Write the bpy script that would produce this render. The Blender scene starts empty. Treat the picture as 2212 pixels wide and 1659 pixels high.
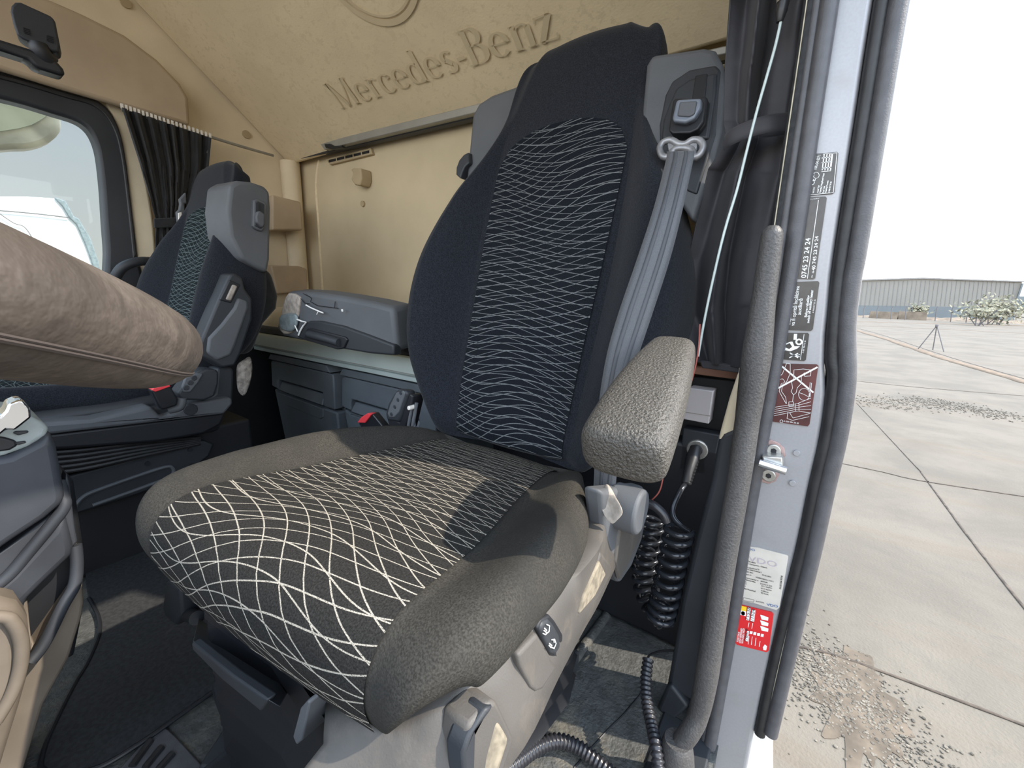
import bpy, bmesh, math, random
from mathutils import Vector, Matrix
random.seed(7)
C = bpy.context.scene.collection
PI = math.pi

# ------------------------------------------------------------------ camera
F_PX, CX, CY = 900.0, 1106.0, 829.5
RX = Vector((0.81813945, 0.14388201, -0.55672776))
RY = Vector((0.57441502, -0.16010481, 0.80275391))
RZ = Vector((0.02636705, -0.97655743, -0.21363604))
cam_d = bpy.data.cameras.new('camera'); cam = bpy.data.objects.new('camera', cam_d); C.objects.link(cam)
cam_d.sensor_width = 36.0; cam_d.lens = 36.0 * F_PX / 2212.0; cam_d.clip_start = 0.01; cam_d.clip_end = 1000
M = Matrix(((RX[0], -RX[1], -RX[2], 0), (RY[0], -RY[1], -RY[2], 0), (RZ[0], -RZ[1], -RZ[2], 0), (0, 0, 0, 1)))
cam.matrix_world = M
bpy.context.scene.camera = cam

# ------------------------------------------------------------------ light
SUN_DIR = Vector((1.0, 0.37, 1.08)).normalized()
sd = bpy.data.lights.new('sun', 'SUN'); sd.energy = 5.8; sd.angle = 0.012; sd.color = (1.0, 0.90, 0.76)
so = bpy.data.objects.new('sun', sd); C.objects.link(so)
so.rotation_euler = SUN_DIR.to_track_quat('Z', 'Y').to_euler(); so.location = (4, 1.5, 4)
w = bpy.data.worlds.new('sky'); bpy.context.scene.world = w; w.use_nodes = True
nt = w.node_tree; nt.nodes.clear()
wo = nt.nodes.new('ShaderNodeOutputWorld'); bg = nt.nodes.new('ShaderNodeBackground')
tcn = nt.nodes.new('ShaderNodeTexCoord'); sep = nt.nodes.new('ShaderNodeSeparateXYZ'); rmp = nt.nodes.new('ShaderNodeValToRGB')
rmp.color_ramp.elements[0].position = 0.0; rmp.color_ramp.elements[0].color = (0.98, 0.95, 0.89, 1)
rmp.color_ramp.elements[1].position = 0.45; rmp.color_ramp.elements[1].color = (0.62, 0.76, 0.95, 1)
nt.links.new(tcn.outputs['Generated'], sep.inputs[0]); nt.links.new(sep.outputs['Z'], rmp.inputs[0])
dt = nt.nodes.new('ShaderNodeVectorMath'); dt.operation = 'DOT_PRODUCT'; dt.inputs[1].default_value = (1.0, 0.0, 0.0); nt.links.new(tcn.outputs['Generated'], dt.inputs[0])
mr = nt.nodes.new('ShaderNodeMapRange'); mr.interpolation_type = 'SMOOTHSTEP'; nt.links.new(dt.outputs['Value'], mr.inputs[0])   # hazy sky, brighter towards the sun's side
mr.inputs[1].default_value = -0.93; mr.inputs[2].default_value = -0.55; mr.inputs[3].default_value = 0.75; mr.inputs[4].default_value = 3.7
nt.links.new(rmp.outputs[0], bg.inputs[0]); nt.links.new(mr.outputs[0], bg.inputs[1])
nt.links.new(bg.outputs[0], wo.inputs[0])
vs = bpy.context.scene.view_settings
vs.view_transform = 'Standard'; vs.look = 'None'; vs.exposure = 0.28; vs.gamma = 1.0; vs.use_curve_mapping = False
try:
    bpy.context.scene.cycles.max_bounces = 10; bpy.context.scene.cycles.diffuse_bounces = 6
    bpy.context.scene.cycles.sample_clamp_indirect = 6
except Exception:
    pass

# ------------------------------------------------------------------ measuring helpers
def ray(u, v):
    d = Vector((u - CX, v - CY, F_PX)); return Vector((d.dot(RX), d.dot(RY), d.dot(RZ)))
def P(u, v, ax, val):
    r = ray(u, v); return r * (val / r['xyz'.index(ax)])
def PL(u, v, p, n):
    r = ray(u, v); return r * (Vector(p).dot(n) / r.dot(n))
def PD(u, v, d):
    return ray(u, v).normalized() * d

# ------------------------------------------------------------------ material helpers
MATS = {}
class NT:
    def __init__(s, m): s.t = m.node_tree; s.n = s.t.nodes; s.l = s.t.links
    def new(s, t, **k):
        x = s.n.new(t)
        for a, b in k.items(): setattr(x, a, b)
        return x
    def val(s, sock, v):
        if isinstance(v, (int, float)): sock.default_value = v
        elif isinstance(v, tuple): sock.default_value = v
        else: s.l.new(v, sock)
    def m(s, op, a, b=0.0, c=0.0):
        x = s.new('ShaderNodeMath', operation=op); s.val(x.inputs[0], a); s.val(x.inputs[1], b); s.val(x.inputs[2], c); return x.outputs[0]
    def mix(s, f, a, b):
        x = s.new('ShaderNodeMix', data_type='RGBA'); s.val(x.inputs[0], f); s.val(x.inputs[6], a); s.val(x.inputs[7], b); return x.outputs[2]
    def ramp(s, f, p0, p1):
        x = s.new('ShaderNodeMapRange', interpolation_type='SMOOTHSTEP'); s.val(x.inputs[0], f); x.inputs[1].default_value = p0; x.inputs[2].default_value = p1; return x.outputs[0]
    def noise(s, vec, scale, detail=3, rough=0.5, dist=0.0):
        x = s.new('ShaderNodeTexNoise'); x.inputs['Scale'].default_value = scale; x.inputs['Detail'].default_value = detail
        x.inputs['Roughness'].default_value = rough; x.inputs['Distortion'].default_value = dist
        if vec is not None: s.l.new(vec, x.inputs['Vector'])
        return x.outputs['Fac']
def c4(c): return (c[0], c[1], c[2], 1.0)
def mat(name, col, rough=0.6, metal=0.0, var=0.12, vscale=8, bump=0.0, bscale=300, col2=None, cov=(0.45, 0.65), cscale=6, sheen=0.0, spec=0.5, coat=0.0, trans=0.0, stretch=None, bdist=0.001):
    """principled material with noise variation, optional second (dust / wear) colour and grain bump"""
    m = bpy.data.materials.new(name); m.use_nodes = True; N = NT(m); b = m.node_tree.nodes['Principled BSDF']
    tc = N.new('ShaderNodeTexCoord').outputs['Object']
    if stretch:
        mp = N.new('ShaderNodeMapping'); mp.inputs['Scale'].default_value = stretch; N.l.new(tc, mp.inputs[0]); tc = mp.outputs[0]
    n1 = N.noise(tc, vscale, 4)
    lo = tuple(x * (1 - var) for x in col) + (1,); hi = tuple(min(1, x * (1 + var)) for x in col) + (1,)
    c = N.mix(N.ramp(n1, 0.3, 0.7), lo, hi)
    if col2 is not None:
        n2 = N.noise(tc, cscale, 6, 0.65, 0.4); c = N.mix(N.ramp(n2, *cov), c, c4(col2))
    N.l.new(c, b.inputs['Base Color'])
    b.inputs['Roughness'].default_value = rough; b.inputs['Metallic'].default_value = metal
    b.inputs['Specular IOR Level'].default_value = spec
    if sheen: b.inputs['Sheen Weight'].default_value = sheen; b.inputs['Sheen Roughness'].default_value = 0.5
    if coat: b.inputs['Coat Weight'].default_value = coat; b.inputs['Coat Roughness'].default_value = 0.15
    if bump:
        bn = N.new('ShaderNodeBump'); bn.inputs['Strength'].default_value = bump; bn.inputs['Distance'].default_value = bdist
        N.l.new(N.noise(tc, bscale, 2), bn.inputs['Height']); N.l.new(bn.outputs[0], b.inputs['Normal'])
    MATS[name] = m; return m

def wave_cloth(name, base, line, su=1.0, dens=1.0, lw=0.085, power=1.0, ak=1.0):
    m = bpy.data.materials.new(name); m.use_nodes = True; N = NT(m); b = m.node_tree.nodes['Principled BSDF']
    uv = N.new('ShaderNodeUVMap'); uv.uv_map = 'weave'
    sp = N.new('ShaderNodeSeparateXYZ'); N.l.new(uv.outputs[0], sp.inputs[0]); u, v = sp.outputs[0], sp.outputs[1]
    if power != 1.0: v = N.m('MULTIPLY', N.m('POWER', N.m('DIVIDE', v, 0.62), power), 0.62)
    nz = N.m('MULTIPLY', N.m('SUBTRACT', N.noise(uv.outputs[0], 6, 1), 0.5), 0.012)
    # slow change of the swing of the threads along the seat
    swell = N.m('MULTIPLY_ADD', N.m('SINE', N.m('MULTIPLY', v, 13.0)), 0.5, 0.5)
    def family(slope, amp, k, ph, n, width):
        amp = amp * ak
        s = N.m('SINE', N.m('ADD', N.m('MULTIPLY', u, k), N.m('MULTIPLY_ADD', v, 9.0, ph)))
        off = N.m('MULTIPLY', s, N.m('MULTIPLY_ADD', swell, amp, amp * 0.45))
        w_ = N.m('ADD', N.m('ADD', N.m('MULTIPLY', u, slope), off), N.m('ADD', v, nz))
        w2 = N.m('ADD', w_, N.m('MULTIPLY', N.m('SINE', N.m('MULTIPLY_ADD', v, 24.0, ph)), 0.006))
        f = N.m('FRACT', N.m('MULTIPLY', w2, n)); d = N.m('ABSOLUTE', N.m('SUBTRACT', f, 0.5))
        return N.m('SUBTRACT', 1.0, N.ramp(d, width * 0.5, width))
    a = family(0.20 * su, 0.012, 17.0, 0.5, 62 * dens, lw)
    c = family(-0.24 * su, 0.014, 15.0, 2.6, 58 * dens, lw)
    d = family(0.03 * su, 0.011, 21.0, 4.4, 40 * dens, lw * 0.7)
    g = N.m('MAXIMUM', N.m('MAXIMUM', a, c), d)
    fuzz = N.noise(uv.outputs[0], 900, 2)
    br = N.m('MULTIPLY', g, N.ramp(fuzz, 0.25, 0.6))
    n1 = N.noise(uv.outputs[0], 500, 3, 0.7)
    cb = N.mix(N.ramp(n1, 0.3, 0.75), tuple(x * 0.55 for x in base) + (1,), tuple(x * 1.5 for x in base) + (1,))
    N.l.new(N.mix(br, cb, c4(line)), b.inputs['Base Color'])
    b.inputs['Roughness'].default_value = 0.9; b.inputs['Sheen Weight'].default_value = 0.0; b.inputs['Specular IOR Level'].default_value = 0.05
    bn = N.new('ShaderNodeBump'); bn.inputs['Strength'].default_value = 0.5; bn.inputs['Distance'].default_value = 0.0015
    N.l.new(N.m('ADD', n1, g), bn.inputs['Height']); N.l.new(bn.outputs[0], b.inputs['Normal'])
    MATS[name] = m; return m

def glass(name, tint, alpha=0.85, rough=0.02):
    m = bpy.data.materials.new(name); m.use_nodes = True; N = NT(m); N.n.clear()
    o = N.new('ShaderNodeOutputMaterial'); t = N.new('ShaderNodeBsdfTransparent'); g = N.new('ShaderNodeBsdfGlossy'); mx = N.new('ShaderNodeMixShader')
    d = N.new('ShaderNodeBsdfDiffuse'); d.inputs[0].default_value = (0.6, 0.65, 0.62, 1); mx2 = N.new('ShaderNodeMixShader'); mx2.inputs[0].default_value = 0.03
    t.inputs[0].default_value = c4(tint); g.inputs['Roughness'].default_value = rough; mx.inputs[0].default_value = 1 - alpha
    N.l.new(t.outputs[0], mx.inputs[1]); N.l.new(g.outputs[0], mx.inputs[2])
    N.l.new(mx.outputs[0], mx2.inputs[1]); N.l.new(d.outputs[0], mx2.inputs[2]); N.l.new(mx2.outputs[0], o.inputs[0])
    MATS[name] = m; return m

mat('cloth', (0.013, 0.015, 0.020), 0.95, var=0.45, vscale=420, bump=0.5, bscale=520, sheen=0.10, spec=0.15)
mat('cloth_dusty', (0.046, 0.043, 0.038), 0.95, var=0.35, vscale=520, bump=0.5, bscale=600, sheen=0.0, spec=0.05, col2=(0.032, 0.031, 0.029), cov=(0.35, 0.75), cscale=5)
wave_cloth('wave_cloth', (0.027, 0.026, 0.0245), (0.46, 0.42, 0.355), 1.25, 1.0, 0.042, 0.72, 0.7)
wave_cloth('wave_cloth_back', (0.011, 0.013, 0.017), (0.20, 0.21, 0.215), 1.0, 0.95, 0.05)
wave_cloth('wave_cloth_far', (0.014, 0.019, 0.021), (0.16, 0.20, 0.205), 1.3, 0.9, 0.06)
mat('shell', (0.085, 0.090, 0.098), 0.62, var=0.08, bump=0.25, bscale=700)
mat('shell_dark', (0.022, 0.025, 0.030), 0.55, var=0.15, bump=0.15, bscale=600)
mat('black', (0.010, 0.011, 0.014), 0.5, var=0.2)
mat('buckle_black', (0.012, 0.013, 0.016), 0.35, var=0.2)
mat('armrest', (0.068, 0.061, 0.052), 0.5, var=0.3, vscale=420, bump=1.0, bscale=360, bdist=0.003, col2=(0.07, 0.064, 0.057), cov=(0.58, 0.72), cscale=12)
mat('trim_grey', (0.076, 0.069, 0.062), 0.6, var=0.12, vscale=12, bump=0.25, bscale=500, col2=(0.10, 0.088, 0.076), cov=(0.5, 0.7), cscale=20)
mat('trim_dust', (0.20, 0.17, 0.125), 0.9, var=0.3, vscale=90)
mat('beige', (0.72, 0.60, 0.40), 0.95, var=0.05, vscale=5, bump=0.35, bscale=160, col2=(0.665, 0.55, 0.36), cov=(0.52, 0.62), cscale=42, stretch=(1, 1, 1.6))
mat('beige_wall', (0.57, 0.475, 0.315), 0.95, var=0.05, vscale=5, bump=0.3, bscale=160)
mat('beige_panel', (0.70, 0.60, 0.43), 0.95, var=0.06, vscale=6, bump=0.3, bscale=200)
mat('beige_print', (0.60, 0.495, 0.325), 0.95, var=0.03)
mat('brown', (0.43, 0.335, 0.23), 0.75, var=0.06, bump=0.15, bscale=400)
mat('cream', (0.66, 0.57, 0.40), 0.85, var=0.08)
mat('vent_tan', (0.42, 0.33, 0.2), 0.7, var=0.08)
mat('curtain', (0.017, 0.018, 0.020), 0.8, var=0.2, vscale=40, bump=0.3, bscale=900, sheen=0.15, spec=0.3)
mat('curtain_l', (0.036, 0.035, 0.041), 0.6, var=0.15, vscale=20, bump=0.2, bscale=900, sheen=0.1, spec=0.45)
mat('alu', (0.50, 0.58, 0.56), 0.5, metal=0.25, var=0.08, vscale=5)
mat('alu_rail', (0.30, 0.29, 0.26), 0.45, metal=0.3, var=0.08)
mat('chrome', (0.75, 0.77, 0.8), 0.08, metal=1.0, var=0.03)
mat('steel', (0.5, 0.49, 0.46), 0.35, metal=0.8, var=0.2, vscale=60)
mat('steel_worn', (0.27, 0.27, 0.28), 0.42, metal=0.5, var=0.25, vscale=50)
mat('boxes', (0.11, 0.125, 0.138), 0.5, var=0.12, vscale=9, bump=0.12, bscale=500)
mat('rubber', (0.018, 0.018, 0.019), 0.5, var=0.3, vscale=30, bump=0.3, bscale=300)
mat('rubber_grey', (0.070, 0.069, 0.075), 0.45, var=0.12, vscale=60, bump=0.3, bscale=500)
mat('seal_line', (0.45, 0.41, 0.31), 0.7, var=0.15, vscale=60)
mat('paint', (0.34, 0.34, 0.355), 0.4, metal=0.35, var=0.03, vscale=300, coat=0.2, col2=(0.31, 0.305, 0.31), cov=(0.5, 0.75), cscale=9)
mat('paint_white', (0.78, 0.77, 0.75), 0.35, var=0.03, coat=0.3)
mat('handle_leather', (0.060, 0.057, 0.056), 0.5, var=0.2, vscale=300, bump=0.6, bscale=330, bdist=0.0015, col2=(0.085, 0.078, 0.072), cov=(0.45, 0.75), cscale=9)
mat('wheel_leather', (0.058, 0.045, 0.036), 0.6, var=0.15, vscale=40, bump=0.35, bscale=260, bdist=0.002, col2=(0.125, 0.10, 0.082), cov=(0.42, 0.68), cscale=22)  # leather colour darkened in place of shade on the rim
mat('stitch', (0.06, 0.045, 0.038), 0.8, var=0.2)
mat('belt', (0.070, 0.073, 0.080), 0.55, var=0.18, vscale=900, bump=0.4, bscale=900, sheen=0.2)
mat('belt_stripe', (0.055, 0.058, 0.065), 0.6, var=0.1)
mat('belt_dark', (0.035, 0.038, 0.045), 0.6, var=0.12)
mat('floor_rubber', (0.062, 0.064, 0.062), 0.65, var=0.25, vscale=60, bump=0.9, bscale=150, bdist=0.003, col2=(0.13, 0.118, 0.095), cov=(0.5, 0.75), cscale=9)
mat('mat_black', (0.020, 0.021, 0.023), 0.85, var=0.35, vscale=120, bump=0.5, bscale=300, col2=(0.06, 0.056, 0.05), cov=(0.6, 0.8), cscale=14)
mat('red', (0.72, 0.05, 0.06), 0.35, var=0.05)
mat('white_plastic', (0.72, 0.68, 0.62), 0.4, var=0.03)
mat('switch_white', (0.85, 0.85, 0.83), 0.5, var=0.02)
mat('grey_blue', (0.15, 0.17, 0.205), 0.35, var=0.08)
mat('cup_top', (0.30, 0.34, 0.34), 0.6, var=0.1, vscale=30, bump=0.2, bscale=500)
mat('dash', (0.033, 0.037, 0.046), 0.55, var=0.3, vscale=7, bump=0.12, bscale=400)
mat('dash_brown', (0.15, 0.125, 0.10), 0.6, var=0.15, vscale=12, bump=0.1)
mat('hose', (0.022, 0.022, 0.026), 0.3, var=0.15, col2=(0.16, 0.13, 0.1), cov=(0.62, 0.8), cscale=18)
mat('coil', (0.020, 0.022, 0.027), 0.16, var=0.1)
mat('wire_red', (0.35, 0.09, 0.07), 0.5, var=0.1)
mat('sleeve', (0.02, 0.02, 0.022), 0.4, var=0.1)
mat('fluff', (0.33, 0.30, 0.27), 1.0, var=0.35, vscale=60, bump=0.9, bscale=150, bdist=0.006)
mat('leather_worn', (0.33, 0.29, 0.25), 0.7, var=0.25, vscale=60, bump=0.4)
mat('print_dark', (0.035, 0.032, 0.030), 0.3, var=0.3, vscale=60, coat=0.3)
mat('print_maroon', (0.085, 0.022, 0.022), 0.3, var=0.5, vscale=15, coat=0.3)
mat('ink_white', (0.80, 0.80, 0.78), 0.5, var=0.02)
mat('ink_black', (0.02, 0.02, 0.02), 0.6, var=0.05)
mat('ink_blue', (0.10, 0.17, 0.36), 0.5, var=0.05)
mat('ink_pale', (0.44, 0.38, 0.42), 0.6, var=0.05)
mat('paper_old', (0.56, 0.52, 0.46), 0.6, var=0.08, vscale=25, col2=(0.48, 0.45, 0.38), cov=(0.55, 0.75), cscale=20)
mat('label_red', (0.62, 0.015, 0.02), 0.35, var=0.04, coat=0.2)
mat('label_yellow', (0.85, 0.55, 0.02), 0.4, var=0.03)
mat('rust_pink', (0.36, 0.24, 0.22), 0.6, var=0.25, vscale=90)
mat('glove_box_white', (0.60, 0.56, 0.56), 0.35, var=0.04)
mat('tan_strip', (0.36, 0.19, 0.13), 0.7, var=0.1)
mat('wh_wall', (0.255, 0.242, 0.212), 0.7, var=0.04, vscale=0.3)
mat('wh_low', (0.170, 0.187, 0.191), 0.8, var=0.06, vscale=0.3)
mat('wh_trim', (0.25, 0.235, 0.22), 0.7)
mat('block_wall', (0.22, 0.175, 0.13), 0.95, var=0.25, vscale=1.2)
mat('dirt', (0.17, 0.13, 0.095), 1.0, var=0.35, vscale=1.5)
mat('post', (0.15, 0.14, 0.14), 0.7)
mat('leaf', (0.20, 0.19, 0.13), 0.8, var=0.4, vscale=3)
mat('mirror_glass', (0.5, 0.55, 0.5), 0.05, metal=1.0, var=0.1)
mat('mirror_shell', (0.42, 0.39, 0.31), 0.5, var=0.3, vscale=9)
mat('glass_frame', (0.20, 0.24, 0.25), 0.5, var=0.2, vscale=60)
glass('window_glass', (0.84, 0.88, 0.88), 0.985)
glass('clear_foil', (0.75, 0.85, 0.85), 0.6, 0.12)

# ------------------------------------------------------------------ object helpers
ORG = {}
def put(name, me, m, parent=None):
    o = bpy.data.objects.new(name, me); C.objects.link(o)
    if m is not None:
        for mm in (m if isinstance(m, (list, tuple)) else [m]): me.materials.append(MATS[mm])
    if parent is not None:
        og = ORG[parent.name]; o.parent = parent
    else:
        vs_ = [v.co for v in me.vertices]
        og = Vector(((min(v.x for v in vs_) + max(v.x for v in vs_)) / 2, (min(v.y for v in vs_) + max(v.y for v in vs_)) / 2, min(v.z for v in vs_)))
        o.location = og
    me.transform(Matrix.Translation(-og)); ORG[o.name] = og
    return o
def smooth(me, ang=40):
    me.shade_smooth()
    try: me.set_sharp_from_angle(angle=math.radians(ang))
    except Exception: pass
def empty(name, loc):
    o = bpy.data.objects.new(name, None); C.objects.link(o); o.location = loc; o.empty_display_size = 0.05; ORG[o.name] = Vector(loc); return o
def tag(o, label, cat, group=None, kind=None):
    o['label'] = label; o['category'] = cat
    if group: o['group'] = group
    if kind: o['kind'] = kind
    return o
def struct(o): o['kind'] = 'structure'; return o
def bev(o, wd, seg=3, ang=35):
    b = o.modifiers.new('bevel', 'BEVEL'); b.width = wd; b.segments = seg; b.limit_method = 'ANGLE'; b.angle_limit = math.radians(ang); b.harden_normals = False
    return o
def sub(o, lv=1, simple=False):
    s = o.modifiers.new('subdivision', 'SUBSURF'); s.levels = lv; s.render_levels = lv
    if simple: s.subdivision_type = 'SIMPLE'
    return o
def from_bm(bm, sm=True, ang=40):
    bmesh.ops.recalc_face_normals(bm, faces=bm.faces); me = bpy.data.meshes.new('mesh'); bm.to_mesh(me); bm.free()
    if sm: smooth(me, ang)
    return me
def catmull(pts, n=6, closed=False):
    pts = [Vector(p) for p in pts]; out = []; L = len(pts)
    rng = range(L) if closed else range(L - 1)
    for i in rng:
        if closed: a, b, c, d = pts[(i - 1) % L], pts[i], pts[(i + 1) % L], pts[(i + 2) % L]
        else: a, b, c, d = pts[max(i - 1, 0)], pts[i], pts[i + 1], pts[min(i + 2, L - 1)]
        for k in range(n):
            t = k / n; out.append(0.5 * ((2 * b) + (c - a) * t + (2 * a - 5 * b + 4 * c - d) * t * t + (3 * b - a - 3 * c + d) * t ** 3))
    if not closed: out.append(pts[-1])
    return out
def tube_bm(bm, pts, r, seg=12, caps=True, flat=None):
    """r: number or list along pts"""
    n = len(pts); T = []
    for i in range(n): T.append((pts[min(i + 1, n - 1)] - pts[max(i - 1, 0)]).normalized())
    ref = Vector((0, 0, 1)) if abs(T[0].z) < 0.9 else Vector((1, 0, 0))
    nrm = (ref - T[0] * ref.dot(T[0])).normalized(); rings = []
    for i in range(n):
        nrm = (nrm - T[i] * nrm.dot(T[i])).normalized(); bi = T[i].cross(nrm)
        rr = r[i] if isinstance(r, (list, tuple)) else r
        fx = flat or 1.0
        rings.append([bm.verts.new(pts[i] + nrm * math.cos(a) * rr + bi * math.sin(a) * rr * fx) for a in [2 * PI * k / seg for k in range(seg)]])
    for i in range(n - 1):
        for k in range(seg): bm.faces.new((rings[i][k], rings[i][(k + 1) % seg], rings[i + 1][(k + 1) % seg], rings[i + 1][k]))
    if caps: bm.faces.new(rings[0][::-1]); bm.faces.new(rings[-1])
def tube(name, pts, r, m, parent=None, seg=12, n=6, sm=True, flat=None, closed=False):
    bm = bmesh.new(); p = catmull(pts, n) if sm else [Vector(q) for q in pts]
    if isinstance(r, (list, tuple)):
        rr = []; L = len(r)
        for i in range(len(p)):
            t = i / (len(p) - 1) * (L - 1); k = min(int(t), L - 2); rr.append(r[k] + (r[k + 1] - r[k]) * (t - k))
        r = rr
    tube_bm(bm, p, r, seg, flat=flat); return put(name, from_bm(bm), m, parent)
def slab_bm(bm, ring, vec):
    ring = [Vector(p) for p in ring]; vec = Vector(vec)
    a = [bm.verts.new(p) for p in ring]; b = [bm.verts.new(p + vec) for p in ring]; n = len(ring)
    bm.faces.new(a); bm.faces.new(b[::-1])
    for i in range(n): bm.faces.new((a[i], b[i], b[(i + 1) % n], a[(i + 1) % n]))
def slab(name, ring, vec, m, parent=None, bevel=0.0, curve=0, seg=3):
    if curve: ring = catmull(ring, curve, True)
    bm = bmesh.new(); slab_bm(bm, ring, vec); o = put(name, from_bm(bm), m, parent)
    if bevel: bev(o, bevel, seg)
    return o
def pslab(name, px, ax, val, vec, m, parent=None, bevel=0.0, curve=0, seg=3, T=None):
    """outline measured on an axis plane, given its real thickness along vec"""
    r = [P(u, v, ax, val) for u, v in px]
    if T: r = [T(p) for p in r]
    return slab(name, r, vec, m, parent, bevel, curve, seg)
def box_bm(bm, lo, hi):
    (x0, y0, z0), (x1, y1, z1) = lo, hi
    slab_bm(bm, [(x0, y0, z0), (x1, y0, z0), (x1, y1, z0), (x0, y1, z0)], (0, 0, z1 - z0))
def box(name, lo, hi, m, parent=None, bevel=0.0):
    bm = bmesh.new(); box_bm(bm, lo, hi); o = put(name, from_bm(bm), m, parent)
    if bevel: bev(o, bevel)
    return o
def cyl(name, a, b, r, m, parent=None, seg=24, bevel=0.0, r2=None):
    bm = bmesh.new(); tube_bm(bm, [Vector(a), Vector(b)], [r, r2 if r2 is not None else r], seg); o = put(name, from_bm(bm), m, parent)
    if bevel: bev(o, bevel)
    return o
def grid_me(rows, uvs=None, close=False):
    bm = bmesh.new(); V = [[bm.verts.new(p) for p in r] for r in rows]; uvl = bm.loops.layers.uv.new('weave') if uvs else None
    for i in range(len(rows) - 1):
        for j in range(len(rows[0]) - 1):
            f = bm.faces.new((V[i][j], V[i][j + 1], V[i + 1][j + 1], V[i + 1][j]))
            if uvl:
                for l, (a, b) in zip(f.loops, ((i, j), (i, j + 1), (i + 1, j + 1), (i + 1, j))): l[uvl].uv = uvs[a][b]
    me = bpy.data.meshes.new('mesh'); bm.normal_update(); bm.to_mesh(me); bm.free(); smooth(me, 60); return me
def surf(name, rows, m, parent=None, uvs=None, thick=0.0, lv=0):
    o = put(name, grid_me(rows, uvs), m, parent)
    if lv: sub(o, lv)
    if thick:
        s = o.modifiers.new('thickness', 'SOLIDIFY'); s.thickness = thick; s.offset = 0
    return o
def lerp(a, b, t): return a + (b - a) * t
def table(tab, t):
    if t <= tab[0][0]: return tab[0][1]
    for (a, x), (b, y) in zip(tab, tab[1:]):
        if t <= b:
            s = (t - a) / (b - a)
            if isinstance(x, tuple): return tuple(lerp(p, q, s) for p, q in zip(x, y))
            return lerp(x, y, s)
    return tab[-1][1]
def stable(tab, t):
    """smooth table"""
    ts = [a for a, _ in tab]
    if t <= ts[0]: return tab[0][1]
    if t >= ts[-1]: return tab[-1][1]
    for i in range(len(ts) - 1):
        if t <= ts[i + 1]:
            s = (t - ts[i]) / (ts[i + 1] - ts[i]); p1, p2 = tab[i][1], tab[i + 1][1]; p0 = tab[max(i - 1, 0)][1]; p3 = tab[min(i + 2, len(ts) - 1)][1]
            return 0.5 * (2 * p1 + (p2 - p0) * s + (2 * p0 - 5 * p1 + 4 * p2 - p3) * s * s + (3 * p1 - p0 - 3 * p2 + p3) * s ** 3)
def text_bm_into(bm, s, org, right, up, size, squash=1.0, align='LEFT', off=None, thick=0.0):
    """letters as flat geometry: text laid out from org along right, up"""
    cu = bpy.data.curves.new('lettering', 'FONT'); cu.body = s; cu.size = 1.0; cu.align_x = align; cu.fill_mode = 'FRONT'; cu.resolution_u = 3
    if thick: cu.offset = thick
    t = bpy.data.objects.new('lettering', cu); me = bpy.data.meshes.new_from_object(t)
    right = Vector(right).normalized(); up = Vector(up).normalized(); org = Vector(org)
    vs_ = [bm.verts.new(org + right * v.co.x * size * squash + up * v.co.y * size) for v in me.vertices]
    for p in me.polygons:
        try: bm.faces.new([vs_[i] for i in p.vertices])
        except ValueError: pass
    bpy.data.objects.remove(t); bpy.data.curves.remove(cu); bpy.data.meshes.remove(me)

#==SETTING==
FZ = -0.80; GZ = -2.2
# cab floor with a raised tunnel-side step, walls, headliner
bm = bmesh.new(); box_bm(bm, (-2.27, -1.0, FZ - 0.06), (-0.02, 1.30, FZ)); struct(put('floor', from_bm(bm), 'floor_rubber'))
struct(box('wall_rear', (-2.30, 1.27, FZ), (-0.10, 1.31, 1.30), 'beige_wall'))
# right wall: panel with the door window cut out
def panel_with_hole(name, x, th, outer, hole, m, curve=0):
    bm = bmesh.new()
    o = [bm.verts.new((x, a, b)) for a, b in outer]; hh = catmull([Vector((0, a, b)) for a, b in hole], curve, True) if curve else [Vector((0, a, b)) for a, b in hole]
    h = [bm.verts.new((x, p.y, p.z)) for p in hh]
    eo = [bm.edges.new((o[i], o[(i + 1) % len(o)])) for i in range(len(o))]; eh = [bm.edges.new((h[i], h[(i + 1) % len(h)])) for i in range(len(h))]
    bmesh.ops.triangle_fill(bm, edges=eo + eh, use_beauty=True)
    r = bmesh.ops.extrude_face_region(bm, geom=list(bm.faces)); bmesh.ops.translate(bm, verts=[v for v in r['geom'] if isinstance(v, bmesh.types.BMVert)], vec=(th, 0, 0))
    return put(name, from_bm(bm), m)
win = [(-0.62, 0.62), (0.10, 0.62), (0.33, 0.615), (0.46, 0.58), (0.515, 0.50), (0.52, 0.35), (0.505, 0.20), (0.49, 0.06), (0.46, -0.02), (0.3, -0.05), (-0.62, -0.05)]
struct(panel_with_hole('wall_right', -2.27, -0.04, [(-1.0, FZ), (1.30, FZ), (1.30, 1.30), (-1.0, 1.30)], win, 'beige_panel', 5))
# ceiling: headliner over the cab, up to the windscreen edge
struct(box('ceiling', (-2.31, -0.75, 1.30), (0.03, 1.31, 1.34), 'beige_panel'))
# wall over the driver's door and the wall behind it
struct(box('wall_left', (-0.09, 0.90, FZ), (-0.03, 1.31, 1.30), 'curtain'))
struct(box('gap_shade_right', (-2.262, 0.62, FZ), (-2.20, 1.262, -0.205), 'black'))  # black sheet painting the gap behind the passenger seat dark
struct(box('gap_shade_rear', (-2.26, 1.245, FZ), (-0.10, 1.268, -0.20), 'black'))  # black sheet standing in for the shade behind the bins
struct(box('trim_1', (-0.06, -0.75, 0.68), (0.03, 0.80, 1.30), 'beige_panel', bevel=0.02))
# rounded corner between the right wall and the rear wall
struct(tube('trim_2', [Vector((-2.235, 1.215, z)) for z in (-0.2, 0.0, 0.3, 0.611)], 0.045, 'beige_panel', seg=16))

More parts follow.
